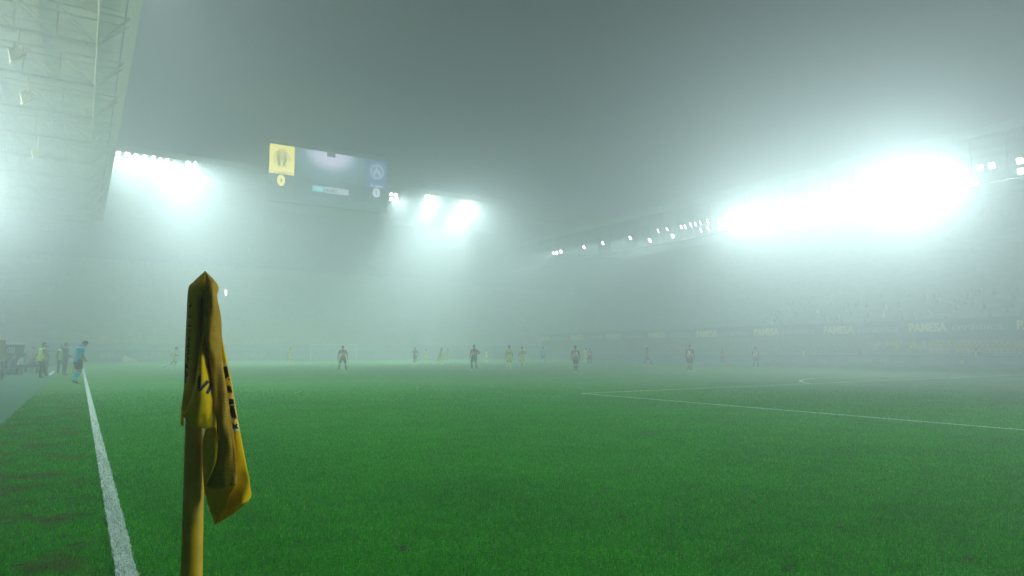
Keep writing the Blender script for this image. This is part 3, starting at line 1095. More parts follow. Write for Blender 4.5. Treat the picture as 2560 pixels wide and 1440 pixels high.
def person(loc, heading, H, kit, pose, label, group=None, number=None, skin='tan', hair='black', turn=0, voxel=0.0105, mirror=False, name_print=False, roll=0):
    k = KITS[kit]
    ps = POSES[pose]
    S = H / 1.80
    sk = mat('skin_' + skin, SKIN[skin], 0.6, 0.08, 12)
    root = empty('person', loc, -heading)
    root.scale = (S, S, S)
    tag(root, label, 'person', group)
    if roll: root.rotation_euler.y = R(roll)
    lean = R(ps.get('lean', 0))
    T = Matrix.Rotation(-lean, 3, 'X')
    Hd = Matrix.Rotation(R(turn), 3, 'Z') @ Matrix.Rotation(-R(ps.get('head', 4)) - lean, 3, 'X')
    legs, arms = list(ps['legs']), list(ps['arms'])
    if mirror:
        legs.reverse(); arms.reverse()
    joints = {}
    low = 9
    for s, l in zip((-1, 1), legs):
        hip = Vector((s * .095, 0, -.03))
        th, sh = [D(s * v[0], v[1], v[2]) for v in l]
        kn = hip + th * .43
        an = kn + sh * .405
        fl = Vector((0, 1, 0))
        tilt = math.atan2(-sh.y, -sh.z)           # shin swung back tips the foot down
        fd = Vector((s * .18, math.cos(tilt * .8), -math.sin(tilt * .8) if tilt > .35 else -.02)).normalized()
        toe = an + fd * .17 + Vector((0, 0, -.055))
        joints[s] = (hip, kn, an, fd, th, sh)
        low = min(low, an.z - .085, toe.z - .03)
    P0 = Vector((0, 0, -low))
    body, shirt, pants, socks, boots, vest = MB(), MB(), MB(), MB(), MB(), MB()

    def ring(z, hx, hy, yo=0, n=18):
        return [P0 + T @ Vector((hx * math.cos(2 * math.pi * i / n), yo + hy * math.sin(2 * math.pi * i / n), z)) for i in range(n)]

    body.loft([ring(*q) for q in ((-.11, .13, .095), (-.05, .158, .112), (.04, .152, .108), (.15, .135, .095), (.27, .152, .105, .005), (.38, .172, .112, .005), (.46, .165, .095), (.51, .10, .07), (.55, .06, .06), (.62, .055, .058))])
    hem = -.10 if not k.get('trousers') else -.12
    if ps.get('lean', 0) > 15: hem = -.04
    shirt.loft([ring(*q) for q in ((hem, .182, .135), (-.02, .183, .138), (.10, .165, .125), (.20, .163, .122), (.30, .178, .130, .005), (.39, .197, .134, .005), (.465, .188, .112), (.515, .115, .085), (.545, .078, .074))])
    if k.get('vest'):
        vest.loft([ring(*q) for q in ((hem - .01, .20, .155), (.05, .195, .152), (.2, .188, .146), (.32, .200, .150, .005), (.40, .207, .152, .005), (.475, .185, .128), (.535, .115, .10))])
    pants.loft([ring(*q) for q in ((-.15, .155, .118), (-.06, .176, .13), (.05, .168, .122), (.10, .158, .114))])
    for s in (-1, 1):
        hip, kn, an, fd, th, sh = joints[s]
        hip, kn, an = hip + P0, kn + P0, an + P0
        body.tube(hip, kn, .086, .058, 14); body.ball(hip, .088); body.ball(kn, .058)
        calf = kn + (an - kn) * .32 - Vector((0, .016, 0))
        body.tube(kn, calf, .054, .059, 14); body.ball(calf, .059); body.tube(calf, an, .057, .036, 14); body.ball(an, .038)
        side = fd.cross(Vector((0, 0, 1))).normalized()
        upf = side.cross(fd).normalized()
        Fm = Matrix((side, fd, upf)).transposed()
        fc = an + Fm @ Vector((0, .055, -.045))
        body.ball(fc, (.036, .12, .032), Fm)
        if k.get('trousers'):
            pants.tube(hip, kn, .105, .083, 14); pants.ball(hip, .105); pants.ball(kn, .083); pants.tube(kn, an + (an - kn).normalized() * .03, .083, .068, 14)
        else:
            e = hip + (kn - hip) * .78
            pants.tube(hip, e, .112, .105, 16); pants.ball(hip, .112)
            a0 = kn + (an - kn) * .10
            socks.tube(a0, calf, .060, .066, 14); socks.ball(calf, .066); socks.tube(calf, an, .066, .046, 14); socks.ball(an, .047)
        sl = Fm @ Vector((0, 0, 0))
        boots.ball(an + Fm @ Vector((0, .075, -.048)), (.045, .125, .034), Fm)
        boots.ball(an + Fm @ Vector((0, -.018, -.035)), (.040, .058, .046), Fm)
        boots.ball(an + Fm @ Vector((0, .05, -.022)), (.038, .07, .034), Fm)
        boots.box((-.036, -.06, -.085), (.036, .17, -.062), M=Matrix.Translation(an) @ Fm.to_4x4())
    for s, a in zip((-1, 1), arms):
        shd = P0 + T @ Vector((s * .178, 0, .455))
        ud, fdir = [(T @ D(s * v[0], v[1], v[2])).normalized() for v in a]
        el = shd + ud * .285
        wr = el + fdir * .25
        body.ball(shd, .062); body.tube(shd, el, .052, .041, 12); body.ball(el, .042)
        mid = el + fdir * .08
        body.tube(el, mid, .041, .043, 12); body.tube(mid, wr, .043, .027, 12); body.ball(wr, .029)
        # hand: palm, four unequal curled fingers, thumb from the side of the palm
        lat = Vector((0, 1, 0)) - fdir * fdir.y
        if lat.length < .25: lat = Vector((s, 0, 0)) - fdir * fdir.x * s
        lat.normalize()
        nrm = fdir.cross(lat).normalized()
        if nrm.x * s > 0: nrm = -nrm          # palm side looks inwards
        Hm = Matrix((lat, fdir, nrm)).transposed()
        pc = wr + fdir * .05
        body.ball(pc, (.042, .056, .019), Hm)
        for q, (off, ln) in enumerate(((.030, .068), (.010, .076), (-.010, .071), (-.029, .056))):
            b0 = wr + fdir * .088 + lat * off
            d1 = (fdir + nrm * .30 + lat * off * 2).normalized()
            d2 = (fdir + nrm * .95).normalized()
            b1 = b0 + d1 * ln * .55
            b2 = b1 + d2 * ln * .45
            body.tube(b0 - fdir * .02, b1, .0095, .009, 8); body.ball(b1, .009, nu=8, nv=6); body.tube(b1, b2, .009, .008, 8); body.ball(b2, .008, nu=8, nv=6)
        t0 = wr + fdir * .025 + lat * .030
        t1 = t0 + (fdir * .6 + lat * .75 + nrm * .3).normalized() * .04
        t2 = t1 + (fdir * .95 + lat * .15 + nrm * .3).normalized() * .032
        body.tube(t0, t1, .013, .0105, 8); body.ball(t1, .0105, nu=8, nv=6); body.tube(t1, t2, .0105, .009, 8); body.ball(t2, .009, nu=8, nv=6)
        if k.get('long'):
            shirt.ball(shd, .082); shirt.tube(shd, el, .076, .062, 14); shirt.ball(el, .062); shirt.tube(el, wr - fdir * .01, .061, .043, 14)
        else:
            shirt.ball(shd, .080); shirt.tube(shd, shd + ud * .19, .076, .068, 14)
        if k.get('vest'):
            vest.ball(shd - ud * .01 - T @ Vector((s * .02, 0, -.01)), .088)
    # head
    nk = P0 + T @ Vector((0, .012, .60))
    hc = nk + Hd @ Vector((0, .022, .125))
    h4 = Hd
    body.tube(P0 + T @ Vector((0, -.005, .50)), nk + Hd @ Vector((0, .01, .06)), .058, .055, 14)
    body.ball(hc + h4 @ Vector((0, -.008, .022)), (.076, .096, .098), h4)
    body.ball(hc + h4 @ Vector((0, .028, -.045)), (.058, .066, .070), h4)
    body.ball(hc + h4 @ Vector((0, .062, -.088)), (.028, .026, .024), h4)
    body.tube(hc + h4 @ Vector((0, .085, .018)), hc + h4 @ Vector((0, .112, -.022)), .011, .017, 8)
    body.ball(hc + h4 @ Vector((0, .108, -.024)), .016)
    for s in (-1, 1):
        body.ball(hc + h4 @ Vector((s * .077, -.008, -.004)), (.012, .022, .034), h4)
    me = bake(body.mesh('body'), voxel)
    for m in (sk, mat('eye_dark', (0.03, 0.025, 0.02), 0.4), mat('lip', (0.30, 0.12, 0.10), 0.6)):
        me.materials.append(m)
    inv = h4.transposed()
    for p in me.polygons:
        q = inv @ (Vector(p.center) - hc)
        if q.y > .045 and abs(abs(q.x) - .031) < .013 and abs(q.z - .008) < .008: p.material_index = 1
        elif q.y > .06 and abs(q.x) < .024 and abs(q.z + .058) < .007: p.material_index = 2
    link('body', me, [], root)
    # hair: a cap over the skull, open at the face
    hb = MB()
    hb.ball(hc + h4 @ Vector((0, -.018, .034)), (.083, .100, .096), h4, 20, 12)
    hb.ball(hc + h4 @ Vector((0, -.045, -.005)), (.070, .064, .075), h4)
    hm = bake(hb.mesh('hair'), .012, 3)
    bmh = bmesh.new(); bmh.from_mesh(hm)
    kill = [v for v in bmh.verts if (lambda q: q.y > .035 and q.z < .062)(inv @ (v.co - hc))]
    bmesh.ops.delete(bmh, geom=kill, context='VERTS')
    for v in bmh.verts:
        v.co += v.normal * .006 * noise.noise(v.co * 45)
    bmh.to_mesh(hm); bmh.free()
    link('hair', hm, HAIRB if hair == 'black' else HAIRN, root)
    vx = max(.014, voxel)
    shm = bake(shirt.mesh('shirt'), vx, 4)
    so = link('jacket' if k.get('long') else 'shirt', shm, k['top'], root)
    po = link('trousers' if k.get('trousers') else 'shorts', bake(pants.mesh('shorts'), vx, 4), k['bottom'], root)
    if not k.get('trousers'):
        link('socks', bake(socks.mesh('socks'), .012, 3), k['sock'], root)
    link('boots', bake(boots.mesh('boots'), .011, 3), k['boot'], root)
    top = so
    if k.get('vest'):
        vmsh = bake(vest.mesh('vest'), vx, 3)
        top = link('vest', vmsh, k['vest'], root)
        shm = vmsh
        tp = MB()

    def press(me, name, m, zoff, up_off=.004):
        """lay printed lettering on the back of the shirt"""
        bv = BVHTree.FromPolygons([v.co for v in shm.vertices], [tuple(p.vertices) for p in shm.polygons])
        bmx = bmesh.new(); bmx.from_mesh(me)
        bmesh.ops.triangulate(bmx, faces=bmx.faces)
        bmesh.ops.subdivide_edges(bmx, edges=bmx.edges, cuts=2, use_grid_fill=False)
        for v in bmx.verts:
            o_ = P0 + T @ Vector((v.co.x, -.5, zoff + v.co.y))
            h = bv.ray_cast(o_, T @ Vector((0, 1, 0)))
            if h[0] is not None: v.co = h[0] + h[1] * up_off
            else: v.co = P0 + T @ Vector((v.co.x, -.13, zoff + v.co.y))
        bmx.to_mesh(me); bmx.free()
        return link(name, me, m, top)

    if number:
        nm = text_mesh(number, .37, 0.0, .02)
        nm.transform(Matrix.Diagonal((.92, 1, 1, 1)))
        press(nm, 'shirt_number', k['digit'], .27)
    if name_print:
        nm = text_mesh(name_print, .062, 0.0, .003)
        press(nm, 'shirt_lettering', k['digit'], .425)
    return root, dict(P0=P0, T=T, hc=hc)


def place(px, py, top, hmin=1.74, hmax=1.95):
    """ground point under a figure seen with its feet at py and its head top at `top`"""
    q = onz(px, py)
    dz = (q - CAM).dot(fw)
    h = (py - top) * dz / F
    h2 = max(hmin, min(hmax, h))
    if abs(h2 - h) > 1e-3:
        # keep the head where it is: move along the line of sight on the ground
        lo, hi = 0.5, 1.6
        d = Vector((q.x - CAM.x, q.y - CAM.y))
        for _ in range(30):
            m = (lo + hi) / 2
            p = Vector((CAM.x + d.x * m, CAM.y + d.y * m, h2))
            v = p - CAM
            y = 720 - F * v.dot(up) / v.dot(fw)
            if (y < top) == (h2 > CAM.z): lo = m
            else: hi = m
        q = Vector((CAM.x + d.x * m, CAM.y + d.y * m, 0))
    return q, h2


def bearing(q):
    return math.atan2(q.x - CAM.x, q.y - CAM.y)


GP = 'football players out on the foggy pitch'
PL = [
    # px, feet, top, kit, pose, facing offset (0 = away, 90 = right, 180 = towards), number, skin, mirror, label
    (431, 919, 862, 'pale', 'run', 80, None, 'tan', False, 'player in pale yellow kit running left of the corner flag'),
    (725, 911.5, 868, 'yellow', 'wide', 20, None, 'tan', False, 'faint yellow player standing alone just left of the far goal'),
    (856, 929, 863, 'red', 'wide', 2, '16', 'tan', False, 'player seen from behind in red and black stripes with number 16'),
    (1037, 911.5, 868, 'red', 'skip', 165, None, 'tan', False, 'red player running towards the picture, arms swung out, beside a faint yellow one'),
    (1064, 907, 873, 'yellow', 'stand', 20, None, 'tan', False, 'very faint yellow player right behind the running red player'),
    (1099, 911.5, 867, 'yellow', 'run', 75, None, 'tan', True, 'bright yellow player leaning into a run to the right'),
    (1119, 907.5, 869, 'yellow', 'jog', 170, None, 'light', False, 'paler yellow player jogging just right of the leaning yellow runner'),
    (1185, 924, 861, 'red', 'hips', -14, '11', 'dark', True, 'red and black player seen from behind with hand on hip, near the centre'),
    (1216, 905.5, 873, 'yellow', 'stand', 40, None, 'tan', False, 'faintest yellow player, a pale smudge right of the hand-on-hip player'),
    (1273, 912, 863, 'yellow', 'stand', 0, '11', 'tan', False, 'yellow player with straight hanging arms, left one of two side by side'),
    (1305, 911.5, 865, 'yellow', 'hips', 8, '18', 'dark', True, 'yellow player with elbow out, right one of two side by side'),
    (1439, 931, 864, 'red', 'cross', 0, '15', 'tan', False, 'player walking away in red and black stripes with number 15'),
    (1464, 909, 869, 'yellow', 'reach', 60, None, 'tan', False, 'yellow player half hidden behind a red one, an arm raised'),
    (1474, 912.5, 870, 'red', 'jog', 35, '14', 'tan', True, 'red player jogging in front of the half hidden yellow player'),
    (1620, 916, 869, 'red', 'stride', -75, None, 'tan', False, 'faint red player striding alone, legs spread, left of number 9'),
    (1726, 930, 861, 'red', 'cross', 22, '9', 'tan', True, 'player turning away in red and black stripes with number 9'),
    (1807, 912, 872, 'red', 'walk', -40, None, 'tan', False, 'faintest reddish player, a thin shape right of number 9'),
    (1890, 922, 868, 'red', 'walk', 10, '17', 'tan', True, 'faint red and black player farthest right, walking away'),
]
for px, py, tp, kit, pose, face, num, skn, mir, lab in PL:
    q, h = place(px, py, tp)
    person(q, bearing(q) + R(face), h, kit, pose, lab, GP, num, skn, mirror=mir, voxel=.0115,
           name_print=None, turn=0)
q, h = place(1358, 911, 867)
person(q, bearing(q) + R(10), h, 'cyan', 'stand', 'referee in pale blue shirt standing far out in the fog near the centre', skin='tan', voxel=.0115)

# assistant referee on the touchline, head bowed
q = onz(189, 959.5)
ar, info = person(q, bearing(q) + R(58), 1.95, 'cyan', 'bend', 'assistant referee in blue shirt and black shorts on the touchline, head bowed', skin='light', hair='brown', voxel=.0085, turn=-22,
                  name_print='= =====', roll=4)
fl = empty('assistant_flag', q - rt * 0.17 + Vector((0, 0, 0.46)), -(bearing(q)))
tag(fl, 'small fluorescent yellow flag held low behind the bowed assistant referee', 'flag')
MB().tube((0, 0, -.14), (.05, .02, .42), .009).build('stick', mat('flag_stick', (0.6, 0.65, 0.2), 0.5), fl)
fm = MB()
g_ = []
for i in range(9):
    for j in range(7):
        u, v = i / 8, j / 6
        g_.append((-.02 + .05 * v * (1 - .3 * u) - .05 * u + .012 * math.sin(v * 6), .02 * math.sin(v * 7 + u * 2) + .02, .38 - .40 * u))
fm.add(g_, [(i * 7 + j, i * 7 + j + 1, (i + 1) * 7 + j + 1, (i + 1) * 7 + j) for i in range(8) for j in range(6)])
fo = fm.build('flag_cloth', mat('fluorescent_yellow', (0.75, 0.95, 0.08), 0.6), fl, smooth=True)
sd = fo.modifiers.new('thick', 'SOLIDIFY'); sd.thickness = .002

# people at the left, by the dugout
q, h = place(100, 938, 855, 1.7, 1.92)
person(q, bearing(q) + R(62), h, 'steward', 'fold', 'steward in hi-vis yellow vest and dark trousers striding past the dugout', skin='tan', voxel=.010, turn=-10)
q, h = place(162, 923, 856, 1.7, 1.95)
person(q, bearing(q) + R(70), h, 'track', 'phone', 'slim person in dark tracksuit standing sideways near the touchline, forearms raised', skin='light', hair='brown', voxel=.0105)
q, h = place(152, 922, 860, 1.7, 1.85)
q = q + (q - CAM) * 0.10; q.z = 0
person(q, bearing(q) + R(160), h, 'steward', 'stand', 'person in yellow bib mostly hidden behind the dark tracksuit figure', skin='tan', voxel=.012)
q, h = place(113, 926, 862, 1.7, 1.85)
person(q, bearing(q) + R(60), h, 'redbib', 'stand', 'person in pinkish red bib half hidden behind the striding steward', skin='tan', voxel=.012)
q = onx(128, 923, -3.4)
person(Vector((-3.2, 60.5, 0)), R(90), 1.78, 'redbib', 'stand', 'very faint person in red bib far along the left side', skin='tan', voxel=.012)
q, h = place(60, 934, 872, 1.7, 1.8)
person(q, bearing(q) + R(-75), 1.74, 'steward', 'stoop', 'stooping person in bright yellow bib in front of the dark dugout wall', skin='tan', voxel=.0105)


def seat_at(px, py):
    q = onz(px, py)
    return Vector((q.x, q.y, 0))


SITTERS = [
    (6, 936, 'track', 60, 'dark-clothed person sitting at the very left edge by the dugout', 'black'),
    (24, 937, 'track', 75, 'dark-clothed person sitting with knees up beside the white turf line', 'brown'),
    (44, 935, 'whitetop', 80, 'person in white top and dark trousers sitting on the dugout bench', 'brown'),
    (74, 934, 'track', 85, 'dark-clothed person sitting low between the stooping bib and the steward', 'black'),
]
stool_m = mat('stool_grey', (0.12, 0.13, 0.14), 0.6)
for i, (px, py, kit, fc, lab, hr) in enumerate(SITTERS):
    q = seat_at(px, py)
    r_, inf = person(q, bearing(q) + R(fc), 1.76, kit, 'sit', lab, 'people sitting by the dugout', skin='tan', hair=hr, voxel=.0105)
    zt_ = (inf['P0'].z - .14) * 1.76 / 1.8
    st_ = empty('folding_stool', q, r_.rotation_euler.z)
    tag(st_, ['folding stool at the very left edge', 'folding stool under the person with knees up', 'folding stool under the person in white top', 'folding stool under the person beside the steward'][i], 'stool', 'stools by the dugout')
    MB().box((-.2, -.2, zt_ - .03), (.2, .2, zt_)).build('seat', stool_m, st_, bevel=.01)
    for s in (-1, 1):
        MB().tube((s * .18, -.18, 0), (s * .18, .18, zt_ - .03), .012).tube((s * .18, .18, 0), (s * .18, -.18, zt_ - .03), .012).build('leg', stool_m, st_)

# dugout with crest panel and yellow canopy
dg = empty('dugout', (-4.6, 54, 0))
tag(dg, 'dark dugout with round white emblem on its end wall and yellow canopy above', 'dugout')


def PD(b, n, m, par=dg, **k):
    o = b.build(n, m, par, **k)
    o.matrix_parent_inverse = Matrix.Translation(par.location).inverted()
    return o


a, b_ = ony(16, 865, 51.5), ony(62, 865, 51.5)
PD(MB().box((a.x - 1.6, 51.5, 0), (b_.x, 51.62, 1.85)), 'end_wall', mat('dugout_navy', (0.04, 0.075, 0.095), 0.4, 0.2, 2), bevel=.02)
PD(MB().box((a.x - 1.6, 51.64, 0), (a.x - 1.5, 57.5, 2.1)), 'back_wall', mat('dugout_glass', (0.05, 0.09, 0.10), 0.2))
PD(MB().box((a.x - 1.2, 51.8, 0.4), (a.x - 0.75, 57.3, 0.5)).box((a.x - 1.2, 51.8, 0.0), (a.x - 1.12, 57.3, 0.39)), 'bench', mat('bench_grey', (0.2, 0.2, 0.2), 0.6))
PD(MB().tube((a.x - 1.6, 51.45, 1.93), (b_.x + .05, 51.45, 1.93), .035), 'top_rail', gw)
cp = MB()
pr = []
for i in range(9):
    t = i / 8
    x = a.x - 2.6 + t * (1.9)
    z = 2.95 - 0.5 * t * t
    pr.append((x, z))
lp = pr + [(x, z - .12) for x, z in pr[::-1]]
n = len(lp)
v = [(x, 47, z) for x, z in lp] + [(x, 57.5, z) for x, z in lp]
cp.add(v, [(i, (i + 1) % n, n + (i + 1) % n, n + i) for i in range(n)] + [tuple(range(n)), tuple(range(2 * n - 1, n - 1, -1))])
PD(cp, 'canopy', mat('canopy_yellow', (0.78, 0.68, 0.10), 0.5, 0.1, 2))
for yy in (47.3, 57.1):
    PD(MB().tube((a.x - 1.65, yy, 0), (a.x - 1.65, yy, 2.75), .05), 'post', gw)
em = ring2(*[ony(28, 875, 51.47)[i] for i in (0, 2)], .17, .17, .035, 51.47, 28)
ex_, ez_ = ony(28, 875, 51.47).x, ony(28, 875, 51.47).z
for s in (-.08, 0, .08):
    poly(em, [(ex_ + s - .018, ez_ - .13), (ex_ + s + .018, ez_ - .13), (ex_ + s + .018, ez_ + .13), (ex_ + s - .018, ez_ + .13)], 51.468)
PD(em, 'emblem', WHT)
sb_ = empty('display_board', (-4.2, 41, 0))
tag(sb_, 'beige board standing at the far left edge in front of the dugout', 'board')
a0, a1 = ony(-60, 850, 41.0), ony(15.5, 850, 41.0)
b0 = MB(); b0.box((a0.x, 41.0, 0.9), (a1.x, 41.1, a1.z))
PD(b0, 'panel', mat('beige_board', (0.5, 0.42, 0.32), 0.8, 0.25, 2.5), sb_, bevel=.02)
PD(MB().tube((a0.x + .3, 41.05, 0), (a0.x + .3, 41.05, .9), .03).tube((a1.x - .06, 41.05, 0), (a1.x - .06, 41.05, .9), .03), 'stand_leg', dark, sb_)

# stewards and others along the far right
for (px, X, kit, hd, lab, sc) in ((2442, 74.6, 'steward', 90, 'hi-vis steward standing in front of the yellow seats on the right', 1.75),
                                  (2152, 74.3, 'redbib', 60, 'faint figure in red bib behind the board on the right', 1.75),
                                  (2010, 74.4, 'steward', 90, 'very faint yellow-bibbed figure behind the right-hand board, farthest along', 1.75)):
    q = onx(px, 905, X)
    person(Vector((X, q.y, 0)), R(-hd), sc, kit, 'stand', lab, 'figures behind the right-hand board', voxel=.013)

# ------------------------------------------------------- corner flag (near)
FD = 1.40                                        # metres from the lens to the pole axis
hf = Vector((math.sin(YAW), math.cos(YAW), 0))


def fp(x, y, c=0.0):
    """point on the upright plane of the flag, c metres nearer the lens than the pole axis"""
    d = ray(x, y)
    return CAM + d * ((FD - c) / d.dot(hf))


pole_mid = fp(484, 1100)
cf = empty('corner_flag', (pole_mid.x, pole_mid.y, 0))
tag(cf, 'yellow corner flag hanging limp on its thick pole in the foreground', 'corner flag')


def PF(o, par=cf):
    o.parent = par
    o.matrix_parent_inverse = Matrix.Translation(cf.location).inverted()
    return o


pm_ = mat('pole_yellow', (0.66, 0.40, 0.006), 0.42, 0.10, 28, 0.1)
b0_, t0_ = fp(479, 1440), fp(494.5, 738)
ax_ = (t0_ - b0_)
base = b0_ - ax_ * (b0_.z / ax_.z) * 1.0
topp = t0_
pb = MB()
rings = []
for k in range(13):
    u = k / 12
    p = base + (topp - base) * u
    r = 0.0248 - 0.0086 * max(0, u - .25) / .75
    rings.append([Vector((p.x + r * math.cos(t), p.y + r * math.sin(t), p.z)) for t in [2 * math.pi * i / 24 for i in range(24)]])
pb.loft(rings)
po_ = PF(pb.build('pole', pm_, smooth=True))
po_.modifiers.new('split', 'EDGE_SPLIT').split_angle = R(60)
PF(MB().tube((base.x, base.y, 0.0), (base.x, base.y, 0.06), .045, .034, 20).build('base_collar', mat('rubber', (0.03, 0.03, 0.03), 0.8), smooth=False))

# the cloth: columns of control points (pixel x, pixel y, nearness), top to bottom, running
# from the sleeve round the pole, over the front fold and the hemmed strip, to the back panel
COLS = [
    [(512, 680, 0), (507, 700, -.012), (512, 725, -.022), (512, 800, -.026), (508, 900, -.026), (506, 980, -.026), (504, 1010, -.026), (503, 1030, -.026)],
    [(512, 679, 0), (488, 702, -.004), (476, 722, -.004), (471, 800, -.004), (467, 900, -.004), (463, 965, -.004), (461, 1005, -.004), (462, 1030, -.004)],
    [(512, 679, 0), (482, 709, .012), (472, 727, .008), (468, 800, .006), (464, 900, .006), (466, 955, .014), (458, 1008, .002), (462, 1030, .006)],
    [(512, 678, 0), (490, 712, .030), (483, 738, .024), (479, 800, .026), (477, 900, .022), (474, 952, .040), (473, 1000, .020), (472, 1030, .026)],
    [(512, 678, .002), (503, 714, .040), (497, 745, .022), (494, 810, .028), (490, 900, .026), (486, 958, .040), (484, 1000, .024), (482, 1034, .026)],
    [(513, 678, .002), (508, 716, .040), (506, 750, .004), (505, 830, .002), (500, 900, .006), (496, 980, .012), (492, 1020, .014), (490, 1040, .016)],
    # front fold (bright), its free corner pointing left
    [(513, 678, .002), (510, 717, .040), (507, 752, .010), (506, 832, .024), (497, 890, .036), (489, 950, .046), (473, 1010, .050), (459, 1037, .046)],
    [(513, 678, .002), (511, 717, .040), (508, 753, .014), (507, 832, .036), (501, 890, .056), (496, 950, .072), (484, 1015, .070), (467, 1050, .056)],
    [(513, 678, .002), (512, 717, .040), (510, 753, .014), (511, 832, .034), (510, 890, .054), (508, 950, .072), (503, 1020, .072), (486, 1065, .060)],
    [(513, 678, .002), (513, 717, .040), (511, 753, .012), (514, 832, .024), (519, 890, .036), (523, 950, .050), (526, 1030, .054), (515, 1072, .056)],
    [(514, 678, .002), (514, 717, .040), (512, 753, .008), (516, 832, .012), (523, 890, .016), (530, 960, .026), (540, 1050, .044), (541, 1079, .050)],
    # crumpled tail of the fold
    [(514, 678, .002), (514, 717, .040), (512, 753, .007), (517, 832, .008), (524, 890, .012), (531, 960, .022), (540, 1052, .040), (535, 1082, .034), (509, 1092, .018), (507, 1150, .026), (512, 1216, .026)],
    [(514, 678, .002), (514, 717, .040), (512, 753, .006), (517, 832, .006), (525, 890, .010), (532, 960, .018), (542, 1054, .038), (543, 1084, .046), (530, 1110, .048), (524, 1160, .044), (513, 1217, .034)],
    [(514, 678, .002), (514, 717, .040), (512, 753, .005), (518, 832, .004), (526, 890, .006), (533, 960, .014), (543, 1056, .034), (546, 1090, .040), (545, 1112, .046), (538, 1160, .042), (514, 1216, .032)],
    # valley behind the strip
    [(514, 679, .002), (515, 717, .036), (513, 753, .002), (518, 832, .000), (524, 890, .000), (528, 960, .004), (524, 1060, .008), (516, 1130, .006), (511, 1180, .006), (512, 1216, .008)],
    # hemmed strip, seen from its inner side
    [(514, 679, .002), (517, 717, .040), (513, 746, .030), (514, 832, .044), (522, 890, .042), (530, 960, .038), (532, 1060, .028), (524, 1130, .022), (517, 1180, .018), (514, 1215, .016)],
    [(515, 679, .002), (522, 713, .042), (517, 744, .044), (518, 832, .056), (525, 890, .054), (533, 960, .050), (537, 1060, .040), (532, 1130, .034), (527, 1180, .028), (526, 1219, .024)],
    [(515, 679, .002), (527, 711, .042), (524, 743, .046), (529, 832, .052), (534, 890, .050), (543, 960, .048), (552, 1060, .046), (556, 1130, .044), (555, 1180, .040), (555, 1221, .034)],
    [(515, 680, .002), (534, 708, .032), (534, 743, .044), (542, 832, .044), (545, 890, .042), (553, 960, .042), (563, 1060, .044), (570, 1130, .044), (573, 1180, .040), (573, 1216, .034)],
    [(516, 681, 0), (540, 708, .014), (541, 742, .030), (551, 805, .030), (553, 890, .034), (561, 960, .036), (570, 1040, .036), (579, 1110, .036), (585, 1170, .034), (588, 1210, .030)],
    [(516, 682, -.002), (545, 716, .002), (542, 744, .024), (552, 806, .022), (553, 890, .024), (562, 960, .026), (571, 1040, .026), (580, 1110, .026), (586, 1170, .024), (589, 1212, .020)],
    # back panel behind the strip, out to the right edge and its bottom tip
    [(516, 684, -.004), (545, 722, -.008), (538, 744, .002), (542, 806, .000), (540, 890, .000), (546, 960, -.002), (546, 1050, -.004), (532, 1130, -.004), (518, 1190, -.002), (511, 1222, .002), (524, 1270, .010), (542, 1306, .014)],
    [(515, 686, -.006), (540, 722, -.014), (538, 750, -.008), (549, 812, -.004), (554, 890, -.002), (564, 960, .000), (572, 1050, .004), (572, 1130, .008), (570, 1190, .010), (568, 1222, .008), (560, 1268, .014), (545, 1308, .014)],
    [(514, 687, -.008), (532, 722, -.020), (538, 754, -.012), (552, 826, -.006), (563, 895, -.004), (577, 960, -.002), (588, 1030, .000), (600, 1100, .002), (610, 1160, .002), (618, 1205, .000), (606, 1250, .014), (584, 1284, .016)],
    [(513, 687, -.010), (524, 722, -.024), (534, 756, -.018), (551, 828, -.016), (566, 897, -.016), (580, 962, -.016), (592, 1032, -.016), (604, 1102, -.014), (616, 1165, -.014), (624, 1212, -.012), (628, 1240, -.006), (614, 1260, .012)],
]


def resample(col, n):
    P_ = [Vector(p) for p in col]
    m = len(P_) - 1
    out = []
    for k in range(n):
        t = k / (n - 1) * m
        i = min(int(t), m - 1)
        u = t - i
        p0, p1, p2, p3 = P_[max(0, i - 1)], P_[i], P_[i + 1], P_[min(m, i + 2)]
        out.append(0.5 * ((2 * p1) + (p2 - p0) * u + (2 * p0 - 5 * p1 + 4 * p2 - p3) * u * u + (3 * p1 - p0 - 3 * p2 + p3) * u ** 3))
    return out


def ylevel(col):
    """give every column the same height levels so the weave runs level"""
    return col


NR = 66
rows = [resample(c, NR) for c in COLS]
NCI = 5
grid = []
for r_ in range(NR):
    line = [rows[c][r_] for c in range(len(COLS))]
    pts = resample(line, (len(COLS) - 1) * NCI + 1)
    grid.append(pts)
NC = len(grid[0])
verts = []
for r_ in range(NR):
    for c in range(NC):
        p = grid[r_][c]
        s = min(1, r_ / 8)
        wv = noise.noise(Vector((p.x * .045, p.y * .012, c * .08))) * .0055 + noise.noise(Vector((p.x * .02, p.y * .05, c * .03))) * .0035
        verts.append(fp(p.x, p.y, p.z + wv * s))
fm2 = bpy.data.meshes.new('flag_cloth')
fm2.from_pydata(verts, [], [(r_ * NC + c, r_ * NC + c + 1, (r_ + 1) * NC + c + 1, (r_ + 1) * NC + c) for r_ in range(NR - 1) for c in range(NC - 1)])
clm = mat('flag_fabric', (0.95, 0.64, 0.004), 0.85)
nt = clm.node_tree
b = nt.nodes['Principled BSDF']
b.inputs['Specular IOR Level'].default_value = 0.2
tr = nt.nodes.new('ShaderNodeBsdfTranslucent')
tr.inputs['Color'].default_value = (0.80, 0.44, 0.004, 1)
ms = nt.nodes.new('ShaderNodeMixShader')
ms.inputs[0].default_value = 0.24
out = nt.nodes['Material Output']
nt.links.new(b.outputs[0], ms.inputs[1]); nt.links.new(tr.outputs[0], ms.inputs[2]); nt.links.new(ms.outputs[0], out.inputs['Surface'])
geo = nt.nodes.new('ShaderNodeNewGeometry')
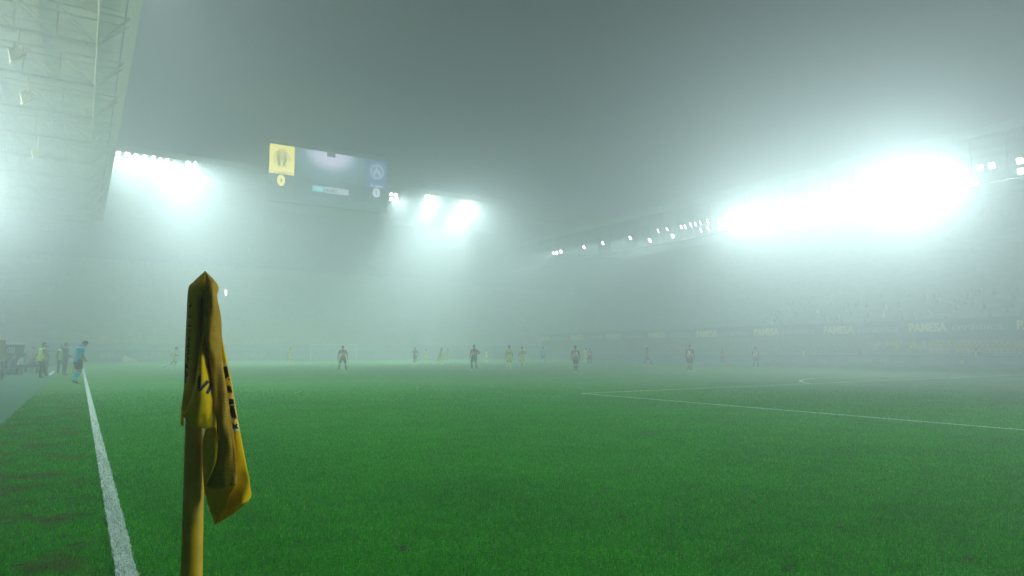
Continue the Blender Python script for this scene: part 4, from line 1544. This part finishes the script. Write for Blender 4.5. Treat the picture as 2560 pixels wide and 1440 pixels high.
n1 = nt.nodes.new('ShaderNodeTexNoise'); n1.inputs['Scale'].default_value = 38; n1.inputs['Detail'].default_value = 5
n2 = nt.nodes.new('ShaderNodeTexNoise'); n2.inputs['Scale'].default_value = 900
nt.links.new(geo.outputs['Position'], n1.inputs['Vector']); nt.links.new(geo.outputs['Position'], n2.inputs['Vector'])
ad = nt.nodes.new('ShaderNodeMath'); ad.operation = 'MULTIPLY_ADD'; ad.inputs[1].default_value = .15
nt.links.new(n2.outputs['Fac'], ad.inputs[0]); nt.links.new(n1.outputs['Fac'], ad.inputs[2])
bp = nt.nodes.new('ShaderNodeBump'); bp.inputs['Strength'].default_value = .35; bp.inputs['Distance'].default_value = .004
nt.links.new(ad.outputs[0], bp.inputs['Height'])
nt.links.new(bp.outputs['Normal'], b.inputs['Normal']); nt.links.new(bp.outputs['Normal'], tr.inputs['Normal'])
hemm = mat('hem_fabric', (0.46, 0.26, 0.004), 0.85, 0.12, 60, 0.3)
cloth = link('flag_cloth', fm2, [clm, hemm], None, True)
for p in fm2.polygons:      # doubled hem strip: browner, denser cloth, its shade also put into the colour
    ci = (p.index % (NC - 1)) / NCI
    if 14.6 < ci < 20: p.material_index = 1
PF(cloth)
sd = cloth.modifiers.new('thick', 'SOLIDIFY'); sd.thickness = .0008; sd.offset = 0

CB = BVHTree.FromPolygons([v.co for v in fm2.vertices], [tuple(p.vertices) for p in fm2.polygons])


def decal(name, pts, m, n=10, off=.0016, lift=0, cmax=9):
    """a printed patch following the cloth: polygon in picture outline, laid on the surface"""
    bmx = bmesh.new()
    vs = [bmx.verts.new((x, y, 0)) for x, y in pts]
    bmx.faces.new(vs)
    bmesh.ops.triangulate(bmx, faces=bmx.faces)
    for _ in range(5):
        es = [e for e in bmx.edges if e.calc_length() > 5]
        if not es: break
        bmesh.ops.subdivide_edges(bmx, edges=es, cuts=1)
        bmesh.ops.triangulate(bmx, faces=bmx.faces)
    bad = []
    for v in bmx.verts:
        d = ray(v.co.x, v.co.y)
        h = CB.ray_cast(CAM, d)
        if h[0] is None or h[3] > 3 or FD - (h[0] - CAM).dot(hf) > cmax: bad.append(v)
        else:
            v.co = h[0] - d * (off + lift)
    bmesh.ops.delete(bmx, geom=bad, context='VERTS')
    me = bpy.data.meshes.new(name)
    bmx.to_mesh(me); bmx.free()
    o = link(name, me, m)
    o.parent = cloth
    return o


ink = mat('navy_print', (0.006, 0.010, 0.03), 0.8)
blk = mat('black_print', (0.006, 0.005, 0.006), 0.8)
crm = mat('cream_print', (0.80, 0.62, 0.22), 0.8)
rdp = mat('red_print', (0.35, 0.01, 0.02), 0.8)
ltb = mat('light_blue_print', (0.30, 0.55, 0.75), 0.8)
# the letters V and I on the front fold
decal('letter', [(495, 938), (502, 938), (500, 970), (493, 976)], ink)
decal('letter', [(496, 977), (517, 950), (524, 955), (501, 979)], ink, lift=.0004)
decal('letter', [(522, 965), (528, 958), (528, 972), (521, 986), (514, 983)], ink)
# sponsor crest on the back panel by the right edge
decal('crest_patch', [(557, 911), (566, 908), (600, 1076), (577, 1078)], crm, cmax=.014)
decal('crest_patch', [(558, 918), (568, 915), (573, 941), (563, 948)], ink, lift=.0012, cmax=.014)
decal('crest_patch', [(557, 914), (567.5, 911), (568, 914.5), (558, 917.5)], ltb, lift=.0012, cmax=.014)
decal('crest_patch', [(570, 947), (574, 945), (575, 950), (571, 951)], rdp, lift=.0012, cmax=.014)
decal('crest_patch', [(563, 962), (577, 966), (581, 981), (565, 979)], blk, lift=.0012, cmax=.014)
decal('crest_patch', [(567, 996), (584, 998), (586, 1011), (568, 1012)], blk, lift=.0012, cmax=.014)
decal('crest_patch', [(565, 979.5), (581, 981.5), (581, 983.5), (565, 981.5)], rdp, lift=.0012, cmax=.014)
decal('crest_patch', [(572, 1014), (587, 1013), (590, 1022), (588, 1028), (593, 1046), (573, 1041), (570, 1028)], blk, lift=.0012, cmax=.014)
decal('crest_patch', [(573, 1042), (593, 1047), (593, 1049), (574, 1044)], rdp, lift=.0012, cmax=.014)
decal('crest_patch', [(574, 1050), (588, 1062), (596, 1056), (599, 1072), (575, 1072)], ink, lift=.0012, cmax=.014)
decal('crest_patch', [(575, 1072.5), (599, 1072.5), (600, 1076.5), (577, 1077)], ltb, lift=.0012, cmax=.014)
# lettering running up the sleeve, partly round the edge
tx = text_mesh('VILLARREAL C.F.', 17, 0.0, .3, 'LEFT')
xs = [v.co.x for v in tx.vertices]
kx = 212 / (max(xs) - min(xs))
bmx = bmesh.new(); bmx.from_mesh(tx)
bmesh.ops.triangulate(bmx, faces=bmx.faces)
bmesh.ops.subdivide_edges(bmx, edges=bmx.edges, cuts=1)
bad = []
for v in bmx.verts:
    u = (v.co.x - min(xs)) * kx
    yy = 962 - u
    xx = 466.5 + u * (9.5 / 212) + v.co.y * .42
    d = ray(xx, yy)
    h = CB.ray_cast(CAM, d)
    if h[0] is None or h[3] > 3: bad.append(v)
    else: v.co = h[0] - d * .0016
bmesh.ops.delete(bmx, geom=bad, context='VERTS')
bmx.to_mesh(tx); bmx.free()
tl_ = link('sleeve_lettering', tx, ink)
tl_.parent = cloth
decal('crest_patch', [(464, 906), (469, 915), (474, 935), (471, 955), (462, 958), (463, 930)], blk)
decal('crest_patch', [(464, 930), (468, 926), (471, 940), (464, 946)], rdp, lift=.0012)
# hem stitching
stm = mat('stitch_thread', (0.10, 0.06, 0.004), 0.8)
sx = MB()
for k in range(34):
    yy = 930 + k * 8
    u = (yy - 890) / (1210 - 890)
    xx = 549 + 33 * u ** 0.95
    q = []
    for ddx, ddy in ((-2.6, -.8), (2.6, -.2), (2.6, .9), (-2.6, .3)):
        d = ray(xx + ddx, yy + ddy)
        h = CB.ray_cast(CAM, d)
        if h[0] is None or h[3] > 3: break
        q.append(h[0] - d * .0012)
    if len(q) == 4: sx.add(q, [(0, 1, 2, 3)])
so_ = sx.build('stitching', stm)
so_.parent = cloth
# little strap hanging behind the pole at its left
sp_ = MB()
sp_.loft([[fp(453, 1016, -.012), fp(461, 1006, -.012), fp(461, 1006, -.02), fp(453, 1016, -.02)],
          [fp(452, 1040, -.012), fp(460, 1040, -.012), fp(460, 1040, -.02), fp(452, 1040, -.02)],
          [fp(451.5, 1065, -.012), fp(459, 1066, -.012), fp(459, 1066, -.02), fp(451.5, 1065, -.02)]])
PF(sp_.build('strap', clm))

# ------------------------------------------------------------------- grass
def blades(name, n, rmin, rmax, hgt, wid, inside, mats, kind, seed):
    rng = np.random.default_rng(seed)
    # even over the ground seen by the lens (and a margin to each side)
    r = np.sqrt(rng.uniform(rmin ** 2, rmax ** 2, n))
    keep = rng.uniform(0, 1, n) < np.clip((rmax - r) / (rmax - 6.0), 0, 1) ** 2
    r = r[keep]
    n = len(r)
    a = YAW + rng.uniform(R(-44), R(44), n)
    x = CAM.x + r * np.sin(a)
    y = CAM.y + r * np.cos(a)
    ok = inside(x, y, rng)
    x, y, r = x[ok], y[ok], r[ok]
    n = len(x)
    h = hgt * rng.uniform(.55, 1.25, n) * (1 + 0.02 * r)
    w_ = wid * rng.uniform(.7, 1.3, n) * (0.75 + 0.07 * r)
    t = rng.uniform(0, 2 * math.pi, n)
    ln = rng.uniform(.1, .75, n) * h
    la = rng.uniform(0, 2 * math.pi, n)
    dx, dy = np.cos(t) * w_ / 2, np.sin(t) * w_ / 2
    lx, ly = np.cos(la) * ln, np.sin(la) * ln
    V = np.zeros((n, 5, 3))
    V[:, 0] = np.stack([x - dx, y - dy, np.full(n, .0)], 1)
    V[:, 1] = np.stack([x + dx, y + dy, np.full(n, .0)], 1)
    V[:, 2] = np.stack([x + dx * .8 + lx * .35, y + dy * .8 + ly * .35, h * .6], 1)
    V[:, 3] = np.stack([x - dx * .8 + lx * .35, y - dy * .8 + ly * .35, h * .6], 1)
    V[:, 4] = np.stack([x + lx, y + ly, h * .95], 1)
    idx = np.arange(n)[:, None] * 5
    loops = np.concatenate([idx + np.array([0, 1, 2, 3]), idx + np.array([3, 2, 4])], 1).reshape(-1)
    me = bpy.data.meshes.new(name)
    me.vertices.add(n * 5)
    me.vertices.foreach_set('co', V.reshape(-1))
    me.loops.add(len(loops))
    me.loops.foreach_set('vertex_index', loops.astype(np.int32))
    me.polygons.add(n * 2)
    ls = np.zeros((n, 2), np.int32)
    ls[:, 0] = np.arange(n) * 7
    ls[:, 1] = np.arange(n) * 7 + 4
    lt = np.tile(np.array([4, 3], np.int32), n)
    me.polygons.foreach_set('loop_start', ls.reshape(-1))
    me.polygons.foreach_set('loop_total', lt)
    at = me.attributes.new('tone', 'FLOAT', 'POINT')
    at.data.foreach_set('value', np.repeat(rng.uniform(0, 1, n), 5).astype(np.float32))
    me.update()
    me.validate()
    o = link(name, me, mats)
    if kind == 'stuff':
        tag(o, 'short green grass blades of the pitch', 'grass', kind='stuff')
    else:
        tag(o, kind='structure')
    return o


bmat = mat('grass_blade', (0.02, 0.2, 0.01), 0.6)
nt = bmat.node_tree
b = nt.nodes['Principled BSDF']
b.inputs['Specular IOR Level'].default_value = 0.12
at = nt.nodes.new('ShaderNodeAttribute'); at.attribute_name = 'tone'
rp = nt.nodes.new('ShaderNodeValToRGB')
rp.color_ramp.elements[0].color = (0.011, 0.23, 0.001, 1)
rp.color_ramp.elements[1].color = (0.10, 0.64, 0.010, 1)
rp.color_ramp.elements[1].position = 0.97
e_ = rp.color_ramp.elements.new(0.75); e_.color = (0.026, 0.40, 0.002, 1)
nt.links.new(at.outputs['Fac'], rp.inputs['Fac'])
# worn, yellowish patches outside the touchline
geo = nt.nodes.new('ShaderNodeNewGeometry')
sp = nt.nodes.new('ShaderNodeSeparateXYZ'); nt.links.new(geo.outputs['Position'], sp.inputs[0])
mr = nt.nodes.new('ShaderNodeMapRange'); mr.inputs['From Min'].default_value = 0; mr.inputs['From Max'].default_value = -.25
nt.links.new(sp.outputs['X'], mr.inputs['Value'])
nz = nt.nodes.new('ShaderNodeTexNoise'); nz.inputs['Scale'].default_value = 1.7; nz.inputs['Detail'].default_value = 5
nt.links.new(geo.outputs['Position'], nz.inputs['Vector'])
r2 = nt.nodes.new('ShaderNodeValToRGB'); r2.color_ramp.elements[0].position = .46; r2.color_ramp.elements[1].position = .64
nt.links.new(nz.outputs['Fac'], r2.inputs['Fac'])
m1 = nt.nodes.new('ShaderNodeMath'); m1.operation = 'MULTIPLY'
nt.links.new(mr.outputs[0], m1.inputs[0]); nt.links.new(r2.outputs[0], m1.inputs[1])
m2 = nt.nodes.new('ShaderNodeMath'); m2.operation = 'MULTIPLY'; m2.inputs[1].default_value = .6
nt.links.new(m1.outputs[0], m2.inputs[0])
mx = nt.nodes.new('ShaderNodeMix'); mx.data_type = 'RGBA'; mx.inputs[7].default_value = (0.13, 0.14, 0.03, 1)
nl = nt.nodes.new('ShaderNodeTexNoise'); nl.inputs['Scale'].default_value = .8; nl.inputs['Detail'].default_value = 6
nt.links.new(geo.outputs['Position'], nl.inputs['Vector'])
rl_ = nt.nodes.new('ShaderNodeValToRGB'); rl_.color_ramp.elements[0].position = .34; rl_.color_ramp.elements[1].position = .66
rl_.color_ramp.elements[0].color = (.78, .82, .76, 1); rl_.color_ramp.elements[1].color = (1.1, 1.08, 1.1, 1)
nt.links.new(nl.outputs['Fac'], rl_.inputs['Fac'])
ml = nt.nodes.new('ShaderNodeMix'); ml.data_type = 'RGBA'; ml.blend_type = 'MULTIPLY'; ml.inputs[0].default_value = 1
nt.links.new(rp.outputs[0], ml.inputs[6]); nt.links.new(rl_.outputs[0], ml.inputs[7])
nt.links.new(m2.outputs[0], mx.inputs[0]); nt.links.new(ml.outputs[2], mx.inputs[6])
nt.links.new(mx.outputs[2], b.inputs['Base Color'])
tr = nt.nodes.new('ShaderNodeBsdfTranslucent')
nt.links.new(mx.outputs[2], tr.inputs['Color'])
ms = nt.nodes.new('ShaderNodeMixShader'); ms.inputs[0].default_value = .4
nt.links.new(b.outputs[0], ms.inputs[1]); nt.links.new(tr.outputs[0], ms.inputs[2])
nt.links.new(ms.outputs[0], nt.nodes['Material Output'].inputs['Surface'])

DIV = [onz(px, py) for px, py in ((1272, 1257), (1556, 1294), (1290, 1050), (620, 995), (1780, 1180), (2100, 1320), (900, 1120), (1000, 1370), (1700, 1390), (2300, 1230), (1430, 1130), (760, 1280), (2420, 1400), (1150, 1180), (1900, 1090))]
for _ in range(16):
    DIV.append(onz(random.uniform(620, 2540), 985 + 440 * random.random() ** 1.5))
for _ in range(26):
    DIV.append(onz(random.uniform(10, 235), random.uniform(1180, 1430)))
DIV = [(p.x, p.y, random.uniform(.014, .038)) for p in DIV if p.x < -.1 or p.x > .3]
dm = MB()
for x, y, r in DIV:
    pts = []
    for i in range(9):
        t = 2 * math.pi * i / 9
        q = r * random.uniform(.7, 1.3)
        pts.append((x + q * 1.4 * math.cos(t), y + q * math.sin(t), .004))
    dm.add(pts, [tuple(range(9))])
tag(dm.build('divots', mat('divot_soil', (0.03, 0.05, 0.010), 1.0, .4, 40)), 'small dark divots and scuffs torn in the turf', 'divots', kind='stuff')


def any_line(x, y):
    m = (np.abs(y - 16.44) < .075) & (x > 13.84) & (x < 54.1)
    m |= (np.abs(x - 13.9) < .075) & (y > 0) & (y < 16.5)
    m |= (np.abs(np.hypot(x - 34, y - 11) - 9.1) < .075) & (y > 16.4)
    return m


def in_divot(x, y):
    m = np.zeros(len(x), bool)
    for a, b_, r in DIV:
        m |= ((x - a) ** 2 / 2.0 + (y - b_) ** 2) < (r * .95) ** 2
    return m


on_line = lambda x, y: (x > 0.004) & (x < 0.116) & (y > 0.0)
BASE_N = 1
blades('grass', 2900000, 1.3, 32, 0.026, 0.0034, lambda x, y, g: (x > -1.44) & (y > -5) & ~on_line(x, y) & ~any_line(x, y) & ~in_divot(x, y), bmat, 'stuff', 1)
wmat = mat('painted_blade', (0.62, 0.76, 0.68), 0.8, 0.3, 80)
blades('touchline', 3000000, 1.3, 20, 0.030, 0.0046, lambda x, y, g: on_line(x + g.uniform(-.008, .008, len(x)), y) & (g.uniform(0, 1, len(x)) < .55 + .3 * np.sin(y * 7.3 + 9 * np.sin(x * 31)) + .25 * np.sin(y * 2.1 + x * 40)), [wmat], 'structure', 3)

# ------------------------------------------------------------------ render
cy = SC.cycles
cy.volume_bounces = 2
cy.max_bounces = 6
cy.diffuse_bounces = 3
cy.sample_clamp_indirect = 4.0
cy.use_denoising = True
cy.volume_step_rate = 1.0
SC.view_settings.view_transform = 'Standard'
SC.view_settings.look = 'None'
SC.view_settings.exposure = 0.0
SC.view_settings.gamma = 1.0
